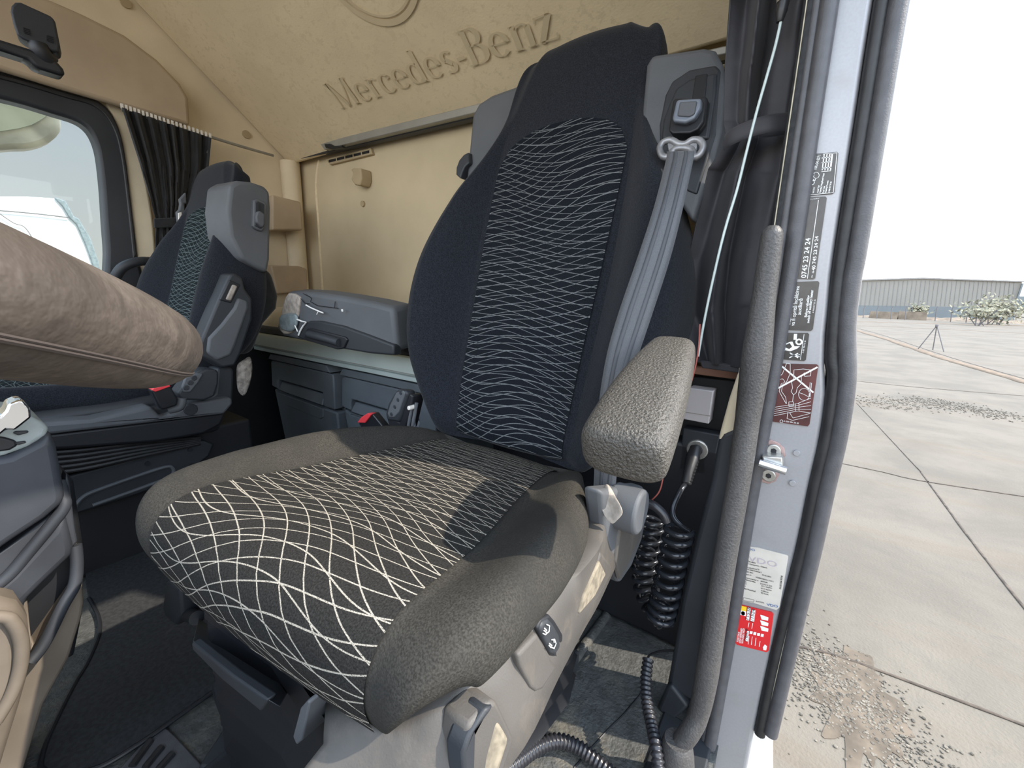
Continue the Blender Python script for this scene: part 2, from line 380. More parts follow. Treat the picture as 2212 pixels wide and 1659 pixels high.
# door of the passenger side: black window frame and inner door panel
door = empty('passenger_door', (-2.24, 0.0, FZ))
tag(door, 'passenger door with black window frame and brown lower panel, far left', 'door')
def ring_frame(name, x, th, a_px, b_px, m, parent, curve=5, bevel=0.0):
    A = catmull([P(u, v, 'x', x) for u, v in a_px], curve); B = catmull([P(u, v, 'x', x) for u, v in b_px], curve)
    bm = bmesh.new(); n = len(A); rows = []
    for p, q in zip(A, B): rows.append([bm.verts.new(p), bm.verts.new(q), bm.verts.new(q + Vector((-th, 0, 0))), bm.verts.new(p + Vector((-th, 0, 0)))])
    for i in range(n - 1):
        for k in range(4): bm.faces.new((rows[i][k], rows[i][(k + 1) % 4], rows[i + 1][(k + 1) % 4], rows[i + 1][k]))
    bm.faces.new(rows[0][::-1]); bm.faces.new(rows[-1]); o = put(name, from_bm(bm), m, parent)
    if bevel: bev(o, bevel)
    return o
inner = [(-260, 160), (0, 212), (110, 243), (178, 268), (207, 310), (219, 380), (226, 480), (230, 560), (215, 600), (120, 560), (-160, 500)]
outer = [(-260, 100), (0, 152), (130, 192), (215, 218), (252, 262), (271, 330), (285, 440), (297, 540), (303, 640), (150, 680), (-160, 600)]
ring_frame('window_frame', -2.205, 0.07, inner, outer, 'shell_dark', door, bevel=0.012)
mid_a = [(-260, 118), (0, 170), (140, 210), (208, 232), (244, 275), (262, 340), (276, 450), (288, 560)]
mid_b = [(-260, 108), (0, 160), (140, 199), (214, 222), (252, 267), (270, 335), (284, 445), (296, 550)]
ring_frame('door_seal', -2.200, 0.03, mid_a, mid_b, 'rubber', door, bevel=0.004)
pslab('door_panel', [(228, 590), (296, 600), (300, 720), (200, 900), (-150, 900), (-150, 520)], 'x', -2.22, (-0.03, 0, 0), 'brown', door, 0.01)
h_ = tube('grab_handle', [P(240, 620, 'x', -2.16), P(262, 580, 'x', -2.13), P(300, 565, 'x', -2.13), P(336, 566, 'x', -2.16)], 0.017, 'shell_dark', door, 14)
struct(slab('window_1', [(-2.262, a, b) for a, b in win], (-0.005, 0, 0), 'window_glass'))
# beige pillar strip beside the door
pslab('trim_3', [(228, 224), (268, 238), (300, 330), (322, 420), (335, 520), (340, 660), (305, 660), (296, 540), (282, 420), (268, 320), (250, 262)], 'x', -2.215, (-0.04, 0, 0), 'beige_panel', None, 0.008, 4)
struct(bpy.data.objects['trim_3'])
# brown header panel above the door, slightly proud, with a curved edge
b_ = pslab('header_panel', [(-300, 100), (-300, -160), (90, -10), (180, 30), (270, 75), (340, 128), (390, 180), (408, 212), (412, 272), (262, 229), (130, 190), (0, 150)], 'x', -2.165, (-0.033, 0, 0), 'brown', None, 0.014, 0)
tag(b_, 'brown moulded header panel with rounded end above the passenger door', 'panel')
tube_pts = [P(262, 236, 'x', -2.16), P(340, 262, 'x', -2.16), P(455, 296, 'x', -2.17), P(520, 316, 'x', -2.19), P(590, 336, 'x', -2.22)]
rail = tube('curtain_rail', tube_pts, 0.006, 'alu_rail', None, 8, 4); tag(rail, 'thin pale curtain rail along the wall above the passenger seat', 'curtain rail')
for k, (u, v) in enumerate([(533, 290), (272, 5)]):
    p = P(u, v, 'x', -2.262)
    o = cyl('screw_cap', p + Vector((-0.012, 0, 0)), p, 0.017, 'vent_tan'); tag(o, ['round tan screw cap on the side panel above the curtain rail', 'round tan screw cap at the top edge of the side panel'][k], 'cap')

# passenger side curtain (gathered by a tie strap)
def curtain(name, rows_px, depth, folds, amp, m, parent, seed, ax='x', n=90, thick=0.003, hm=0.35):
    rnd = random.Random(seed); ph = [rnd.uniform(0, 6.3) for _ in range(4)]; L = len(rows_px); rows = []
    cent = []
    for v, a, b, am in rows_px: cent.append((v, a, b, am))
    sub_ = 10
    for i in range((L - 1) * sub_ + 1):
        t = i / sub_; k = min(int(t), L - 2); s = t - k; s = s * s * (3 - 2 * s)
        (va, aa, ba, ma), (vb, ab, bb, mb) = cent[k], cent[k + 1]; mu = lerp(ma, mb, s); row = []
        for j in range(n + 1):
            f = j / n
            ua, va_ = lerp(aa[0], ba[0], f), lerp(aa[1], ba[1], f); ub, vb_ = lerp(ab[0], bb[0], f), lerp(ab[1], bb[1], f)
            w_ = f * folds * 2 * PI + 1.2 * math.sin(f * 9 + ph[0]) + 0.5 * math.sin(t * 1.7 + ph[1])
            d = amp * mu * (math.sin(w_) + hm * math.sin(2.3 * w_ + ph[2] + t)); row.append(P(lerp(ua, ub, s), lerp(va_, vb_, s), ax, depth + d))
        rows.append(row)
    return surf(name, rows, m, parent, thick=thick)
cr = empty('window_curtain', P(400, 600, 'x', -2.15)); tag(cr, 'black curtain gathered by a strap beside the passenger window', 'curtain')
curtain('cloth', [(0, (264, 232), (456, 298), 0.7), (1, (300, 345), (448, 380), 1.0), (2, (328, 440), (425, 455), 0.7), (3, (338, 478), (410, 478), 0.35), (4, (336, 520), (420, 525), 0.6), (5, (338, 660), (425, 660), 0.6)], -2.14, 7.5, 0.022, 'curtain', cr, 3)
pslab('tie_strap', [(333, 472), (420, 468), (422, 490), (334, 492)], 'x', -2.10, (-0.012, 0, 0), 'curtain', cr, 0.003)
bm = bmesh.new()
for k in range(22):
    f = k / 21; p = P(264 + f * 190, 231 + f * 63, 'x', -2.145); box_bm(bm, p + Vector((-0.004, -0.004, -0.006)), p + Vector((0.004, 0.003, 0.010)))
put('hook', from_bm(bm), 'white_plastic', cr)['kind'] = 'stuff'
put_me = pslab('care_label', [(452, 300), (457, 302), (455, 338), (447, 330)], 'x', -2.135, (-0.002, 0, 0), 'white_plastic', cr)

# brown storage pockets on the rear part of the right wall
for k, (px, lb) in enumerate([([(588, 420), (650, 436), (655, 497), (589, 497)], 'brown moulded storage pocket on the wall behind the passenger headrest'), ([(585, 573), (655, 575), (664, 582), (664, 630), (600, 635)], 'lower brown wall pocket beside the bunk, behind the passenger backrest')]):
    o = pslab('wall_pocket', px, 'x', -2.10 if k == 0 else -2.19, (-0.15 if k == 0 else -0.07, 0, 0), 'brown', None, 0.008); tag(o, lb, 'storage pocket')

# rear wall fittings
ve = empty('air_vent', P(752, 350, 'y', 1.26)); tag(ve, 'tan slotted air vent high on the rear wall', 'air vent')
pslab('grille_frame', [(703, 343), (800, 319), (804, 333), (712, 356)], 'y', 1.255, (0, 0.02, 0), 'vent_tan', ve, 0.003)
bm = bmesh.new()
for k in range(5):
    a = k / 5 + 0.02; b = a + 0.16
    u0, u1 = 708 + a * 90, 708 + b * 90; s = -0.24
    slab_bm(bm, [P(u0, 346 + (u0 - 708) * s, 'y', 1.2515), P(u1, 346 + (u1 - 708) * s, 'y', 1.2515), P(u1, 351 + (u1 - 708) * s, 'y', 1.2515), P(u0, 351 + (u0 - 708) * s, 'y', 1.2515)], (0, 0.003, 0))
put('slots', from_bm(bm), 'black', ve)
hk = pslab('coat_hook', [(757, 366), (762, 363), (779, 363), (781, 385), (777, 400), (766, 399), (758, 388), (762, 374)], 'y', 1.215, (0, 0.055, 0), 'vent_tan', None, 0.006); tag(hk, 'small tan coat hook on the rear wall under the vent', 'coat hook')
p = P(782, 440, 'y', 1.262); o = cyl('plug_cap', p, p + Vector((0, 0.02, 0)), 0.013, 'vent_tan'); tag(o, 'small round tan plug on the rear wall below the hook', 'cap')
# shallow embossed recess edge on the rear wall
o = tube('trim_4', [P(u, v, 'y', 1.272) for u, v in [(690, 345), (684, 400), (690, 500), (700, 660)]], 0.008, 'beige', None, 8); struct(o)

# ---------------------------------------------------------------- bunks
BN = Vector((0, -0.42, -0.525)).normalized(); BP = Vector((0, 1.2, 0.62))
def B(u, v, d=0.0): return PL(u, v, BP + BN * d, BN)
up_b = empty('upper_bunk', (-1.2, 1.2, 0.62)); tag(up_b, 'folded upper bunk with beige underside printed with a maker name, above the seats', 'bunk')
ebed = Vector((0, 0.675 - 1.2, 1.04 - 0.62)).normalized()
ring = [Vector((-2.262, 1.23, 0.601)), Vector((-2.262, 0.675, 1.045)), Vector((-2.262, 0.50, 1.19)), Vector((-0.10, 0.50, 1.19)), Vector((-0.10, 1.23, 0.601))]
slab('underside_panel', ring, BN * -0.05, 'beige', up_b, 0.012)
# aluminium edge rail with the shadow below it drawn as a dark strip
rr = [P(690, 309, 'y', 1.19), P(1040, 222, 'y', 1.19), P(1580, 95, 'y', 1.19), P(1580, 113, 'y', 1.19), P(1040, 240, 'y', 1.19), P(700, 323, 'y', 1.19)]
slab('edge_rail', rr, (0, 0.03, 0), 'alu_rail', up_b, 0.003)
rr = [P(636, 335, 'y', 1.215), P(700, 320, 'y', 1.215), P(1040, 238, 'y', 1.215), P(1580, 108, 'y', 1.215), P(1580, 122, 'y', 1.215), P(1040, 251, 'y', 1.215), P(640, 345, 'y', 1.215)]
slab('rail_shadow', rr, (0, 0.03, 0), 'shell_dark', up_b, 0.002)  # dark strip standing in for the shadow under the rail
pslab('latch', [(700, 311), (712, 310), (722, 315), (738, 314), (738, 318), (716, 322), (703, 319)], 'y', 1.182, (0, 0.02, 0), 'black', up_b, 0.002)

# lettering on the underside: broad-nib strokes laid out in the plane of the bunk
OX = Vector((1, 0, 0)); OU = ebed
p0 = B(737, 236, 0.0008); p1 = B(1213, 81, 0.0008)
base_dir = (p1 - p0).normalized()
base_len = (p1 - p0).length
def thick_line(bm, pts, w0, w1=None, fw=None):
    pts = [Vector(p) for p in pts]; n = len(pts); L = []
    for i, p in enumerate(pts):
        t = (pts[min(i + 1, n - 1)] - pts[max(i - 1, 0)]).normalized(); q = Vector((-t.y, t.x))
        w_ = (w0 + (w1 - w0) * abs(t.y) ** 1.5) if w1 is not None else w0
        L.append((p + q * w_ / 2, p - q * w_ / 2))
    return L
def arc(cx, cy, rx, ry, a0, a1, n=18): return [(cx + rx * math.cos(math.radians(lerp(a0, a1, k / n))), cy + ry * math.sin(math.radians(lerp(a0, a1, k / n)))) for k in range(n + 1)]
TH, TK = 0.045, 0.135      # thin and thick strokes, in cap heights
def glyph(ch):
    """list of (points, w0, w1) and advance; x height 0.66"""
    S = []; xh = 0.66
    def ln(*p, a=TH, b=None): S.append((list(p), a, b))
    def serif(x, y, h=0.11): ln((x - h, y), (x + h, y), a=0.04)
    if ch == 'M':
        ln((0.12, 0), (0.12, 1)); ln((0.10, 1), (0.44, 0.02), a=TK); ln((0.44, 0.02), (0.78, 1), a=TH); ln((0.80, 0), (0.80, 1), a=TK); serif(0.12, 0.02); serif(0.80, 0.02, 0.13); serif(0.07, 0.98, .09); serif(0.85, 0.98, .09); return S, 0.99
    if ch == 'B':
        ln((0.16, 0), (0.16, 1), a=TK); ln((0.02, 0.98), (0.34, 0.98), a=0.04); ln((0.02, 0.02), (0.36, 0.02), a=0.04); ln((0.16, 0.53), (0.36, 0.53), a=0.04)
        S.append((arc(0.32, 0.755, 0.19, 0.225, -90, 90), 0.04, TK)); S.append((arc(0.34, 0.275, 0.23, 0.255, -90, 90), 0.04, TK)); return S, 0.68
    if ch == 'e':
        S.append((arc(0.26, 0.33, 0.20, 0.31, 0, 322, 30), 0.035, TK * 0.95)); ln((0.07, 0.35), (0.47, 0.35), a=0.035); return S, 0.56
    if ch == 'c':
        S.append((arc(0.26, 0.33, 0.20, 0.31, 40, 322, 30), 0.035, TK * 0.95)); S.append((arc(0.40, 0.52, 0.035, 0.04, 0, 360, 10), 0.06, 0.06)); return S, 0.52
    if ch == 'r':
        ln((0.14, 0), (0.14, xh), a=TK); serif(0.14, 0.02, 0.13); ln((0.03, xh - 0.02), (0.14, xh - 0.02), a=0.04); S.append((arc(0.29, 0.44, 0.13, 0.19, 165, 40), 0.04, 0.07)); return S, 0.45
    if ch == 'd':
        S.append((arc(0.26, 0.33, 0.19, 0.31, 50, 310, 30), 0.035, TK)); ln((0.44, 0.0), (0.44, 1.02), a=TK); ln((0.33, 1.0), (0.44, 1.0), a=0.04); ln((0.44, 0.02), (0.55, 0.02), a=0.04); return S, 0.60
    if ch == 's':
        S.append((arc(0.22, 0.485, 0.135, 0.155, 35, 235, 18), 0.04, TK * 0.85)); ln((0.14, 0.42), (0.22, 0.35), (0.32, 0.26), a=TK); S.append((arc(0.22, 0.17, 0.145, 0.155, 45, -145, 18), 0.04, TK * 0.85)); return S, 0.44
    if ch == 'n':
        for x in (0.14, 0.47): ln((x, 0), (x, xh - 0.08 if x > .2 else xh), a=TK); serif(x, 0.02, 0.12)
        S.append((arc(0.32, 0.47, 0.15, 0.165, 160, 20), 0.04, 0.08)); ln((0.03, xh - 0.02), (0.14, xh - 0.02), a=0.04); return S, 0.61
    if ch == 'z':
        ln((0.06, xh - 0.025), (0.42, xh - 0.025), a=0.045); ln((0.06, 0.025), (0.44, 0.025), a=0.045); ln((0.39, xh), (0.08, 0.0), a=TK); ln((0.06, xh), (0.04, xh - 0.14), a=0.035); ln((0.44, 0.0), (0.46, 0.15), a=0.035); return S, 0.52
    if ch == '-': ln((0.03, 0.31), (0.27, 0.31), a=0.10); return S, 0.31
word = 'Mercedes-Benz'
tot = sum(glyph(c)[1] for c in word); cap = 0.094
bm = bmesh.new(); x = 0.0; sc = base_len / tot
for ch in word:
    S, adv = glyph(ch)
    for pts, a, b in S:
        L = thick_line(bm, pts, a, b); V = []
        for q1, q2 in L: V.append([bm.verts.new(p0 + base_dir * ((x + q.x) * sc) + OU * q.y * cap) for q in (q1, q2)])
        for i in range(len(V) - 1):
            try: bm.faces.new((V[i][0], V[i + 1][0], V[i + 1][1], V[i][1]))
            except ValueError: pass
    x += adv
# emblem ring with three-pointed star
q1, q2, q3 = B(835, 57, 0.0004), B(732, 0, 0.0004), B(902, 0, 0.0004)
def circ(a, b, c):
    o = a; e1 = (b - a).normalized(); nn = (b - a).cross(c - a).normalized(); e2 = nn.cross(e1)
    bx = (b - a).dot(e1); cx_ = (c - a).dot(e1); cy_ = (c - a).dot(e2); ux = bx / 2; uy = (cx_ ** 2 + cy_ ** 2 - 2 * ux * cx_) / (2 * cy_)
    ce = o + e1 * ux + e2 * uy; return ce, (ce - a).length
ce, R_ = circ(q1, q2, q3)
for ra, rb in ((R_, R_ - 0.016), (R_ - 0.022, R_ - 0.028)):
    V = [[bm.verts.new(ce + OX * math.cos(a) * r_ + OU * math.sin(a) * r_) for r_ in (ra, rb)] for a in [2 * PI * k / 72 for k in range(73)]]
    for i in range(72): bm.faces.new((V[i][0], V[i + 1][0], V[i + 1][1], V[i][1]))
for a in (90, 210, 330):
    d = OX * math.cos(math.radians(a)) + OU * math.sin(math.radians(a)); e = OX * math.cos(math.radians(a + 90)) + OU * math.sin(math.radians(a + 90))
    tip = ce + d * (R_ - 0.03); w2 = 0.013
    bm.faces.new([bm.verts.new(q) for q in (ce + d * 0.02 + e * w2 * 0.2, ce + d * 0.02 + e * w2, tip)])
    bm.faces.new([bm.verts.new(q) for q in (ce + d * 0.02 - e * w2, ce + d * 0.02 - e * w2 * .2, tip)])
o = put('lettering', from_bm(bm, False), 'beige_print', up_b)
o['label'] = 'maker name and ringed star printed in darker beige'

# lower bunk: aluminium front edge, mattress
lb = empty('lower_bunk', (-1.2, 1.05, -0.34)); tag(lb, 'lower bunk board with pale green-grey metal front edge and beige mattress', 'bunk')
sec = [(0.905, -0.215), (0.898, -0.225), (0.895, -0.268), (0.905, -0.276), (0.905, -0.292), (0.935, -0.292), (0.935, -0.215)]
slab('front_edge', [Vector((-2.115, y, z)) for y, z in sec], (1.88, 0, 0), 'alu', lb, 0.002)
box('edge_groove', (-2.114, 0.8945, -0.266), (-0.236, 0.897, -0.2635), 'alu_rail', lb)
slab('mattress', [Vector((-2.20, y, z)) for y, z in [(0.95, -0.205), (0.955, -0.165), (0.99, -0.12), (1.05, -0.10), (1.255, -0.10), (1.255, -0.205)]], (1.93, 0, 0), 'cream', lb, 0.02)
slab('mattress_cover', [Vector((-2.20, y, z)) for y, z in [(0.938, -0.215), (0.94, -0.185), (0.965, -0.178), (1.25, -0.178), (1.25, -0.215)]], (1.93, 0, 0), 'curtain', lb, 0.008)
box('board', (-2.20, 0.935, -0.285), (-0.26, 1.262, -0.216), 'shell_dark', lb)

# storage bins under the lower bunk
def bin_(name, x0, x1, lab):
    o = empty(name, ((x0 + x1) / 2, 1.0, FZ)); tag(o, lab, 'storage bin', 'storage bins under the lower bunk'); y = 0.93
    slab('lid', [Vector((x0 + 0.01, y - 0.01, -0.330)), Vector((x0 + 0.035, y - 0.01, -0.302)), Vector((x1 - 0.03, y - 0.01, -0.302)), Vector((x1 - 0.005, y - 0.01, -0.330))], (0, 0.24, 0), 'boxes', o, 0.004)
    # upper drawer front with the notch for the handle
    nx0, nx1 = x0 + 0.06, x1 - 0.085
    slab('drawer_front', [Vector((x0, y, z)) if False else Vector(q) for q in [(x0, y, -0.46), (x0 + 0.012, y, -0.345), (x0 + 0.02, y, -0.336), (x1 - 0.005, y, -0.336), (x1, y, -0.35), (x1 - 0.005, y, -0.485), (nx1, y, -0.485), (nx1, y, -0.425), (nx0 + 0.01, y, -0.42), (nx0, y, -0.435), (nx0, y, -0.468)]], (0, 0.06, 0), 'boxes', o, 0.007)
    slab('handle', [Vector(q) for q in [(nx0 + 0.004, y - 0.005, -0.470), (nx0 + 0.014, y + 0.012, -0.432), (nx1 - 0.004, y + 0.012, -0.436), (nx1 - 0.004, y - 0.005, -0.480)]], (0, 0.05, 0), 'boxes', o, 0.005)
    slab('lower_front', [Vector(q) for q in [(x0, y + 0.01, -0.475), (x0 + 0.04, y + 0.005, -0.480), (x1, y + 0.005, -0.497), (x1 - 0.02, y + 0.03, -0.80), (x0 + 0.03, y + 0.03, -0.80)]], (0, 0.06, 0), 'boxes', o, 0.008)
    slab('scoop', [Vector(q) for q in [(x0 + 0.05, y - 0.004, -0.482), (nx1, y - 0.004, -0.494), (nx1 - 0.015, y + 0.002, -0.535), (nx1 - 0.04, y + 0.002, -0.548), (x0 + 0.09, y + 0.002, -0.535), (x0 + 0.065, y + 0.002, -0.51)]], (0, 0.02, 0), 'boxes', o, 0.004)
    box('body', (x0 + 0.005, y + 0.05, FZ + 0.005), (x1 - 0.005, 1.25, -0.335), 'boxes', o)
bin_('storage_bin', -2.03, -1.515, 'dark blue-grey storage bin with drawer handle, nearer the passenger seat')
bin_('storage_bin', -1.47, -0.94, 'dark blue-grey storage bin partly hidden by the driver backrest')
#==SEATS==
def polyline_sampler(pts):
    pts = catmull([Vector((0, a, b)) for a, b in pts], 8); L = [0.0]
    for a, b in zip(pts, pts[1:]): L.append(L[-1] + (b - a).length)
    def at(t):
        s = t * L[-1]; k = 0
        while k < len(L) - 2 and L[k + 1] < s: k += 1
        f = (s - L[k]) / max(1e-9, L[k + 1] - L[k]); p = pts[k].lerp(pts[k + 1], f)
        a_, b_ = max(k - 3, 0), min(k + 4, len(pts) - 1); tn = (pts[b_] - pts[a_]).normalized()
        return p, tn, s
    return at, L[-1]

def padded(name, path, flip, half_ins, half_out, xc, ridge, rad, m_body, m_ins, parent, T, t_ins=(0.0, 1.0), arch=None, nt_=56, drop=0.085, uvs=1.0, ins_name='insert', lift=0.002, ridge_r=None, dusty=None):
    """upholstered pad: a centre panel between two raised side bolsters, following path in the seat's length"""
    at, Ltot = polyline_sampler(path)
    st = [(0.0, 0.0, 0), (0.10, -0.10, 0), (0.28, 0.28, 0), (0.5, 0.72, 0), (0.70, 1.0, 0), (0.86, 0.85, 0), (0.97, 0.35, -0.1), (1.02, 0.0, -0.30), (1.01, 0, -0.62), (0.97, 0, -0.9), (0.88, 0, -1.0)]
    rows = []; irows = []; iuv = []
    for i in range(nt_ + 1):
        t = i / nt_; p, tn, s = at(t)
        N = Vector((0, -tn.z, tn.y)) if not flip else Vector((0, tn.z, -tn.y))
        c = stable(xc, t); hi = stable(half_ins, t); ho = stable(half_out, t); rl = stable(ridge, t); rr_ = stable(ridge_r, t) if ridge_r else rl; dr = drop if not isinstance(drop, list) else stable(drop, t)
        row = []
        for sg, ri in ((-1, rl), (1, rr_)):
            pts = []
            for f, h, d in st:
                x = hi + (ho - hi) * f
                pts.append(Vector((c + sg * x, p.y, p.z)) + N * (h * ri + d * dr))
            if sg < 0: row += pts[::-1]
            else:
                for k in range(1, 8):
                    a = -1 + 2 * k / 8; row.append(Vector((c + a * hi, p.y, p.z)) + N * (0.006 * (1 - a * a)))
                row += pts
        rows.append([T(q) for q in row])
    for e, rw_ in ((0, rows[0]), (1, rows[-1])):
        av = sum(rw_, Vector((0, 0, 0))) / len(rw_); nr = [q.lerp(av, 0.97) for q in rw_]
        if e: rows = rows + [nr]
        else: rows = [nr] + rows
    body = surf(name, rows, m_body, parent, lv=1)
    # close the ends
    n_i = 44; t0, t1 = t_ins
    for i in range(n_i + 1):
        t = lerp(t0, t1, i / n_i); p, tn, s = at(t); N = Vector((0, -tn.z, tn.y)) if not flip else Vector((0, tn.z, -tn.y))
        c = stable(xc, t); hi = stable(half_ins, t) * 0.995
        row = []; uv = []
        for k in range(17):
            a = -1 + k / 8
            tt = t
            if arch:
                # top edge of the panel is an arch
                tt = lerp(t0, t1 + arch * (math.sqrt(max(0, 1 - abs(a) ** 2.4)) - 1), i / n_i); p, tn, s = at(tt); N = Vector((0, -tn.z, tn.y)) if not flip else Vector((0, tn.z, -tn.y))
                c = stable(xc, tt); hi = stable(half_ins, tt) * 0.995
            row.append(T(Vector((c + a * hi, p.y, p.z)) + N * (0.006 * (1 - a * a) + lift))); uv.append(((a * hi) * uvs + 0.5, s * uvs))
        irows.append(row); iuv.append(uv)
    ins = surf(ins_name, irows, m_ins, parent, iuv)
    return body, ins

BPL = (0, 0.68, -0.36); BNL = Vector((0, 1, -0.3))
def make_seat(root, T, far=False):
    def Q(u, v, fwd=0.0):
        return T(PL(u, v, (0, 0.68 - fwd, -0.36), BNL))
    def qslab(name, px, fwd, dep, m, bevel=0.0, curve=0, parent=None, kids=None):
        ring = [PL(u, v, (0, 0.68 - fwd, -0.36), BNL) for u, v in px]; 
        if curve: ring = catmull(ring, curve, True)
        bm = bmesh.new(); a = [bm.verts.new(T(p)) for p in ring]; b = [bm.verts.new(T(p + Vector((0, dep, -dep * 0.05)))) for p in ring]; n = len(ring)
        bm.faces.new(a); bm.faces.new(b[::-1])
        for i in range(n): bm.faces.new((a[i], b[i], b[(i + 1) % n], a[(i + 1) % n]))
        o = put(name, from_bm(bm), m, parent or root)
        if bevel: bev(o, bevel)
        return o
    # cushion
    cm = 'cloth' if far else 'cloth_dusty'
    cpath = [(0.70, -0.35), (0.64, -0.332), (0.5, -0.316), (0.35, -0.297), (0.27, -0.284), (0.215, -0.279), (0.18, -0.287), (0.157, -0.309), (0.149, -0.342), (0.158, -0.378)]
    T_in = T
    T = lambda p: T_in(Vector((p[0], p[1] + 0.09 * (p[0] + 0.46) * max(0.0, min(1.0, (0.66 - p[1]) / 0.45)), p[2])))
    padded('cushion', cpath, True,
        [(0, .140), (.25, .158), (.5, .180), (.72, .197), (.85, .200), (1, .200)],
        [(0, .20), (.15, .24), (.35, .285), (.55, .295), (.75, .288), (.83, .278), (.90, .255), (.96, .230), (1, .213)],
        [(0, -.507), (.3, -.495), (.65, -.465), (.85, -.458), (1, -.456)],
        [(0, .012), (.2, .030), (.45, .036), (.65, .026), (.8, .010), (1, .0)], None, cm, 'wave_cloth_far' if far else 'wave_cloth', root, T, ins_name='cushion_centre', drop=[(0, .04), (.3, .032), (.6, .034), (.8, .052), (1, .062)])
    T = T_in
    # backrest
    bpath = [(0.715, -0.335), (0.700, -0.31), (0.712, -0.25), (0.745, -0.14), (0.790, 0.0), (0.835, 0.15), (0.880, 0.30), (0.912, 0.42), (0.932, 0.50), (0.950, 0.548), (0.985, 0.568), (1.03, 0.560), (1.055, 0.52), (1.05, 0.42)]
    padded('backrest', bpath, False,
        [(0, .140), (.1, .145), (.45, .160), (.62, .158), (.68, .14), (.74, .12), (.79, .10), (.85, .07), (.90, .045), (1, .035)],
        [(0, .20), (.06, .245), (.14, .30), (.24, .325), (.33, .325), (.42, .30), (.52, .255), (.60, .205), (.66, .183), (.72, .180), (.76, .175), (.79, .164), (.82, .142), (.85, .112), (.88, .085), (.92, .06), (1, .05)],
        [(0, -.500), (.3, -.505), (.6, -.502), (.8, -.487), (1, -.48)],
        [(0, .015), (.1, .05), (.2, .085), (.35, .088), (.5, .055), (.6, .018), (.7, -.010), (.85, -.02), (1, -.02)], None, 'cloth', 'wave_cloth_far' if far else 'wave_cloth_back', root, T, t_ins=(0.015, 0.635), arch=0.07, nt_=72, drop=[(0, .06), (.2, .14), (.5, .13), (.7, .09), (.79, .072), (.85, .045), (.91, .018), (1, .01)], ins_name='backrest_centre')
    # rear shell of the backrest
    bk = []
    for z, yf, hw in ((-0.30, .79, .22), (-0.2, .83, .29), (-0.05, .88, .30), (.1, .93, .27), (.25, .975, .24), (.38, 1.00, .18), (.46, 1.01, .12)):
        bk.append([T(Vector((-.495 + hw * math.sin(a), yf + 0.06 * math.cos(a), z))) for a in [PI * k / 16 - PI / 2 for k in range(17)]])
    if not far: surf('rear_shell', bk, 'shell', root, thick=0.006, lv=1)
    if far: return None, None, None
    # belt housing on the door side
    bh = qslab('belt_housing', [(1395, 140), (1408, 117), (1470, 109), (1520, 101), (1545, 106), (1560, 135), (1566, 185), (1558, 280), (1532, 375), (1496, 480), (1432, 385), (1392, 335), (1380, 300)], 0.015, 0.13, 'shell', 0.010)
    # inboard housing (grey shell shoulder)
    ih = qslab('shoulder_housing', [(1125, 180), (1060, 204), (1032, 222), (1018, 250), (1008, 350), (998, 460), (1010, 470), (1090, 400)], -0.035, 0.09, 'shell', 0.014)
    return qslab, bh, ih

T0 = lambda p: Vector(p)
seat = empty('driver_seat', (-0.49, 0.42, FZ)); tag(seat, 'driver seat with dusty black cloth and white wavy thread pattern, nearest to the open door', 'seat')
qslab, bh, ih = make_seat(seat, T0)
# belt housing details
qslab('recess', [(1437, 205), (1452, 175), (1490, 150), (1545, 140), (1556, 150), (1552, 190), (1545, 290), (1505, 420), (1485, 412), (1450, 360), (1425, 325), (1424, 270)], 0.019, 0.02, 'shell_dark', 0.004, parent=bh)
qslab('cover_plate', [(1445, 225), (1460, 190), (1490, 170), (1548, 155), (1545, 200), (1530, 300), (1428, 300), (1432, 260)], 0.025, 0.02, 'shell_dark', 0.005, parent=bh)
qslab('slider_track', [(1502, 163), (1528, 158), (1522, 215), (1494, 218)], 0.028, 0.02, 'black', 0.002, parent=bh)
g_ = qslab('height_guide', [(1453, 216), (1462, 211), (1505, 214), (1520, 207), (1528, 209), (1520, 262), (1507, 280), (1490, 288), (1452, 289), (1444, 282)], 0.048, 0.035, 'black', 0.006, parent=bh)
qslab('release_button', [(1460, 217), (1466, 214), (1515, 211), (1514, 232), (1500, 256), (1480, 265), (1455, 262), (1451, 257)], 0.060, 0.02, 'grey_blue', 0.006, parent=bh)
qslab('release_button_face', [(1468, 219), (1506, 217), (1500, 246), (1488, 252), (1462, 250)], 0.063, 0.01, 'shell', 0.003, parent=bh)
# belt ring
ringp = [PL(u, v, (0, 0.68 - 0.055, -0.36), BNL) for u, v in [(1450, 303), (1432, 308), (1425, 322), (1432, 338), (1447, 338), (1458, 322), (1492, 322), (1500, 340), (1512, 333), (1519, 318), (1512, 304), (1495, 303), (1480, 312), (1465, 311)]]
rg = tube('belt_ring', catmull(ringp, 3, True) + [ringp[0]], 0.0058, 'steel_worn', seat, 10, sm=False)
slab('belt_ring_plate', [PL(u, v, (0, 0.68 - 0.055, -0.36), BNL) for u, v in [(1440, 306), (1508, 303), (1504, 326), (1444, 328)]], (0, 0.006, 0), 'steel_worn', seat, 0.002)
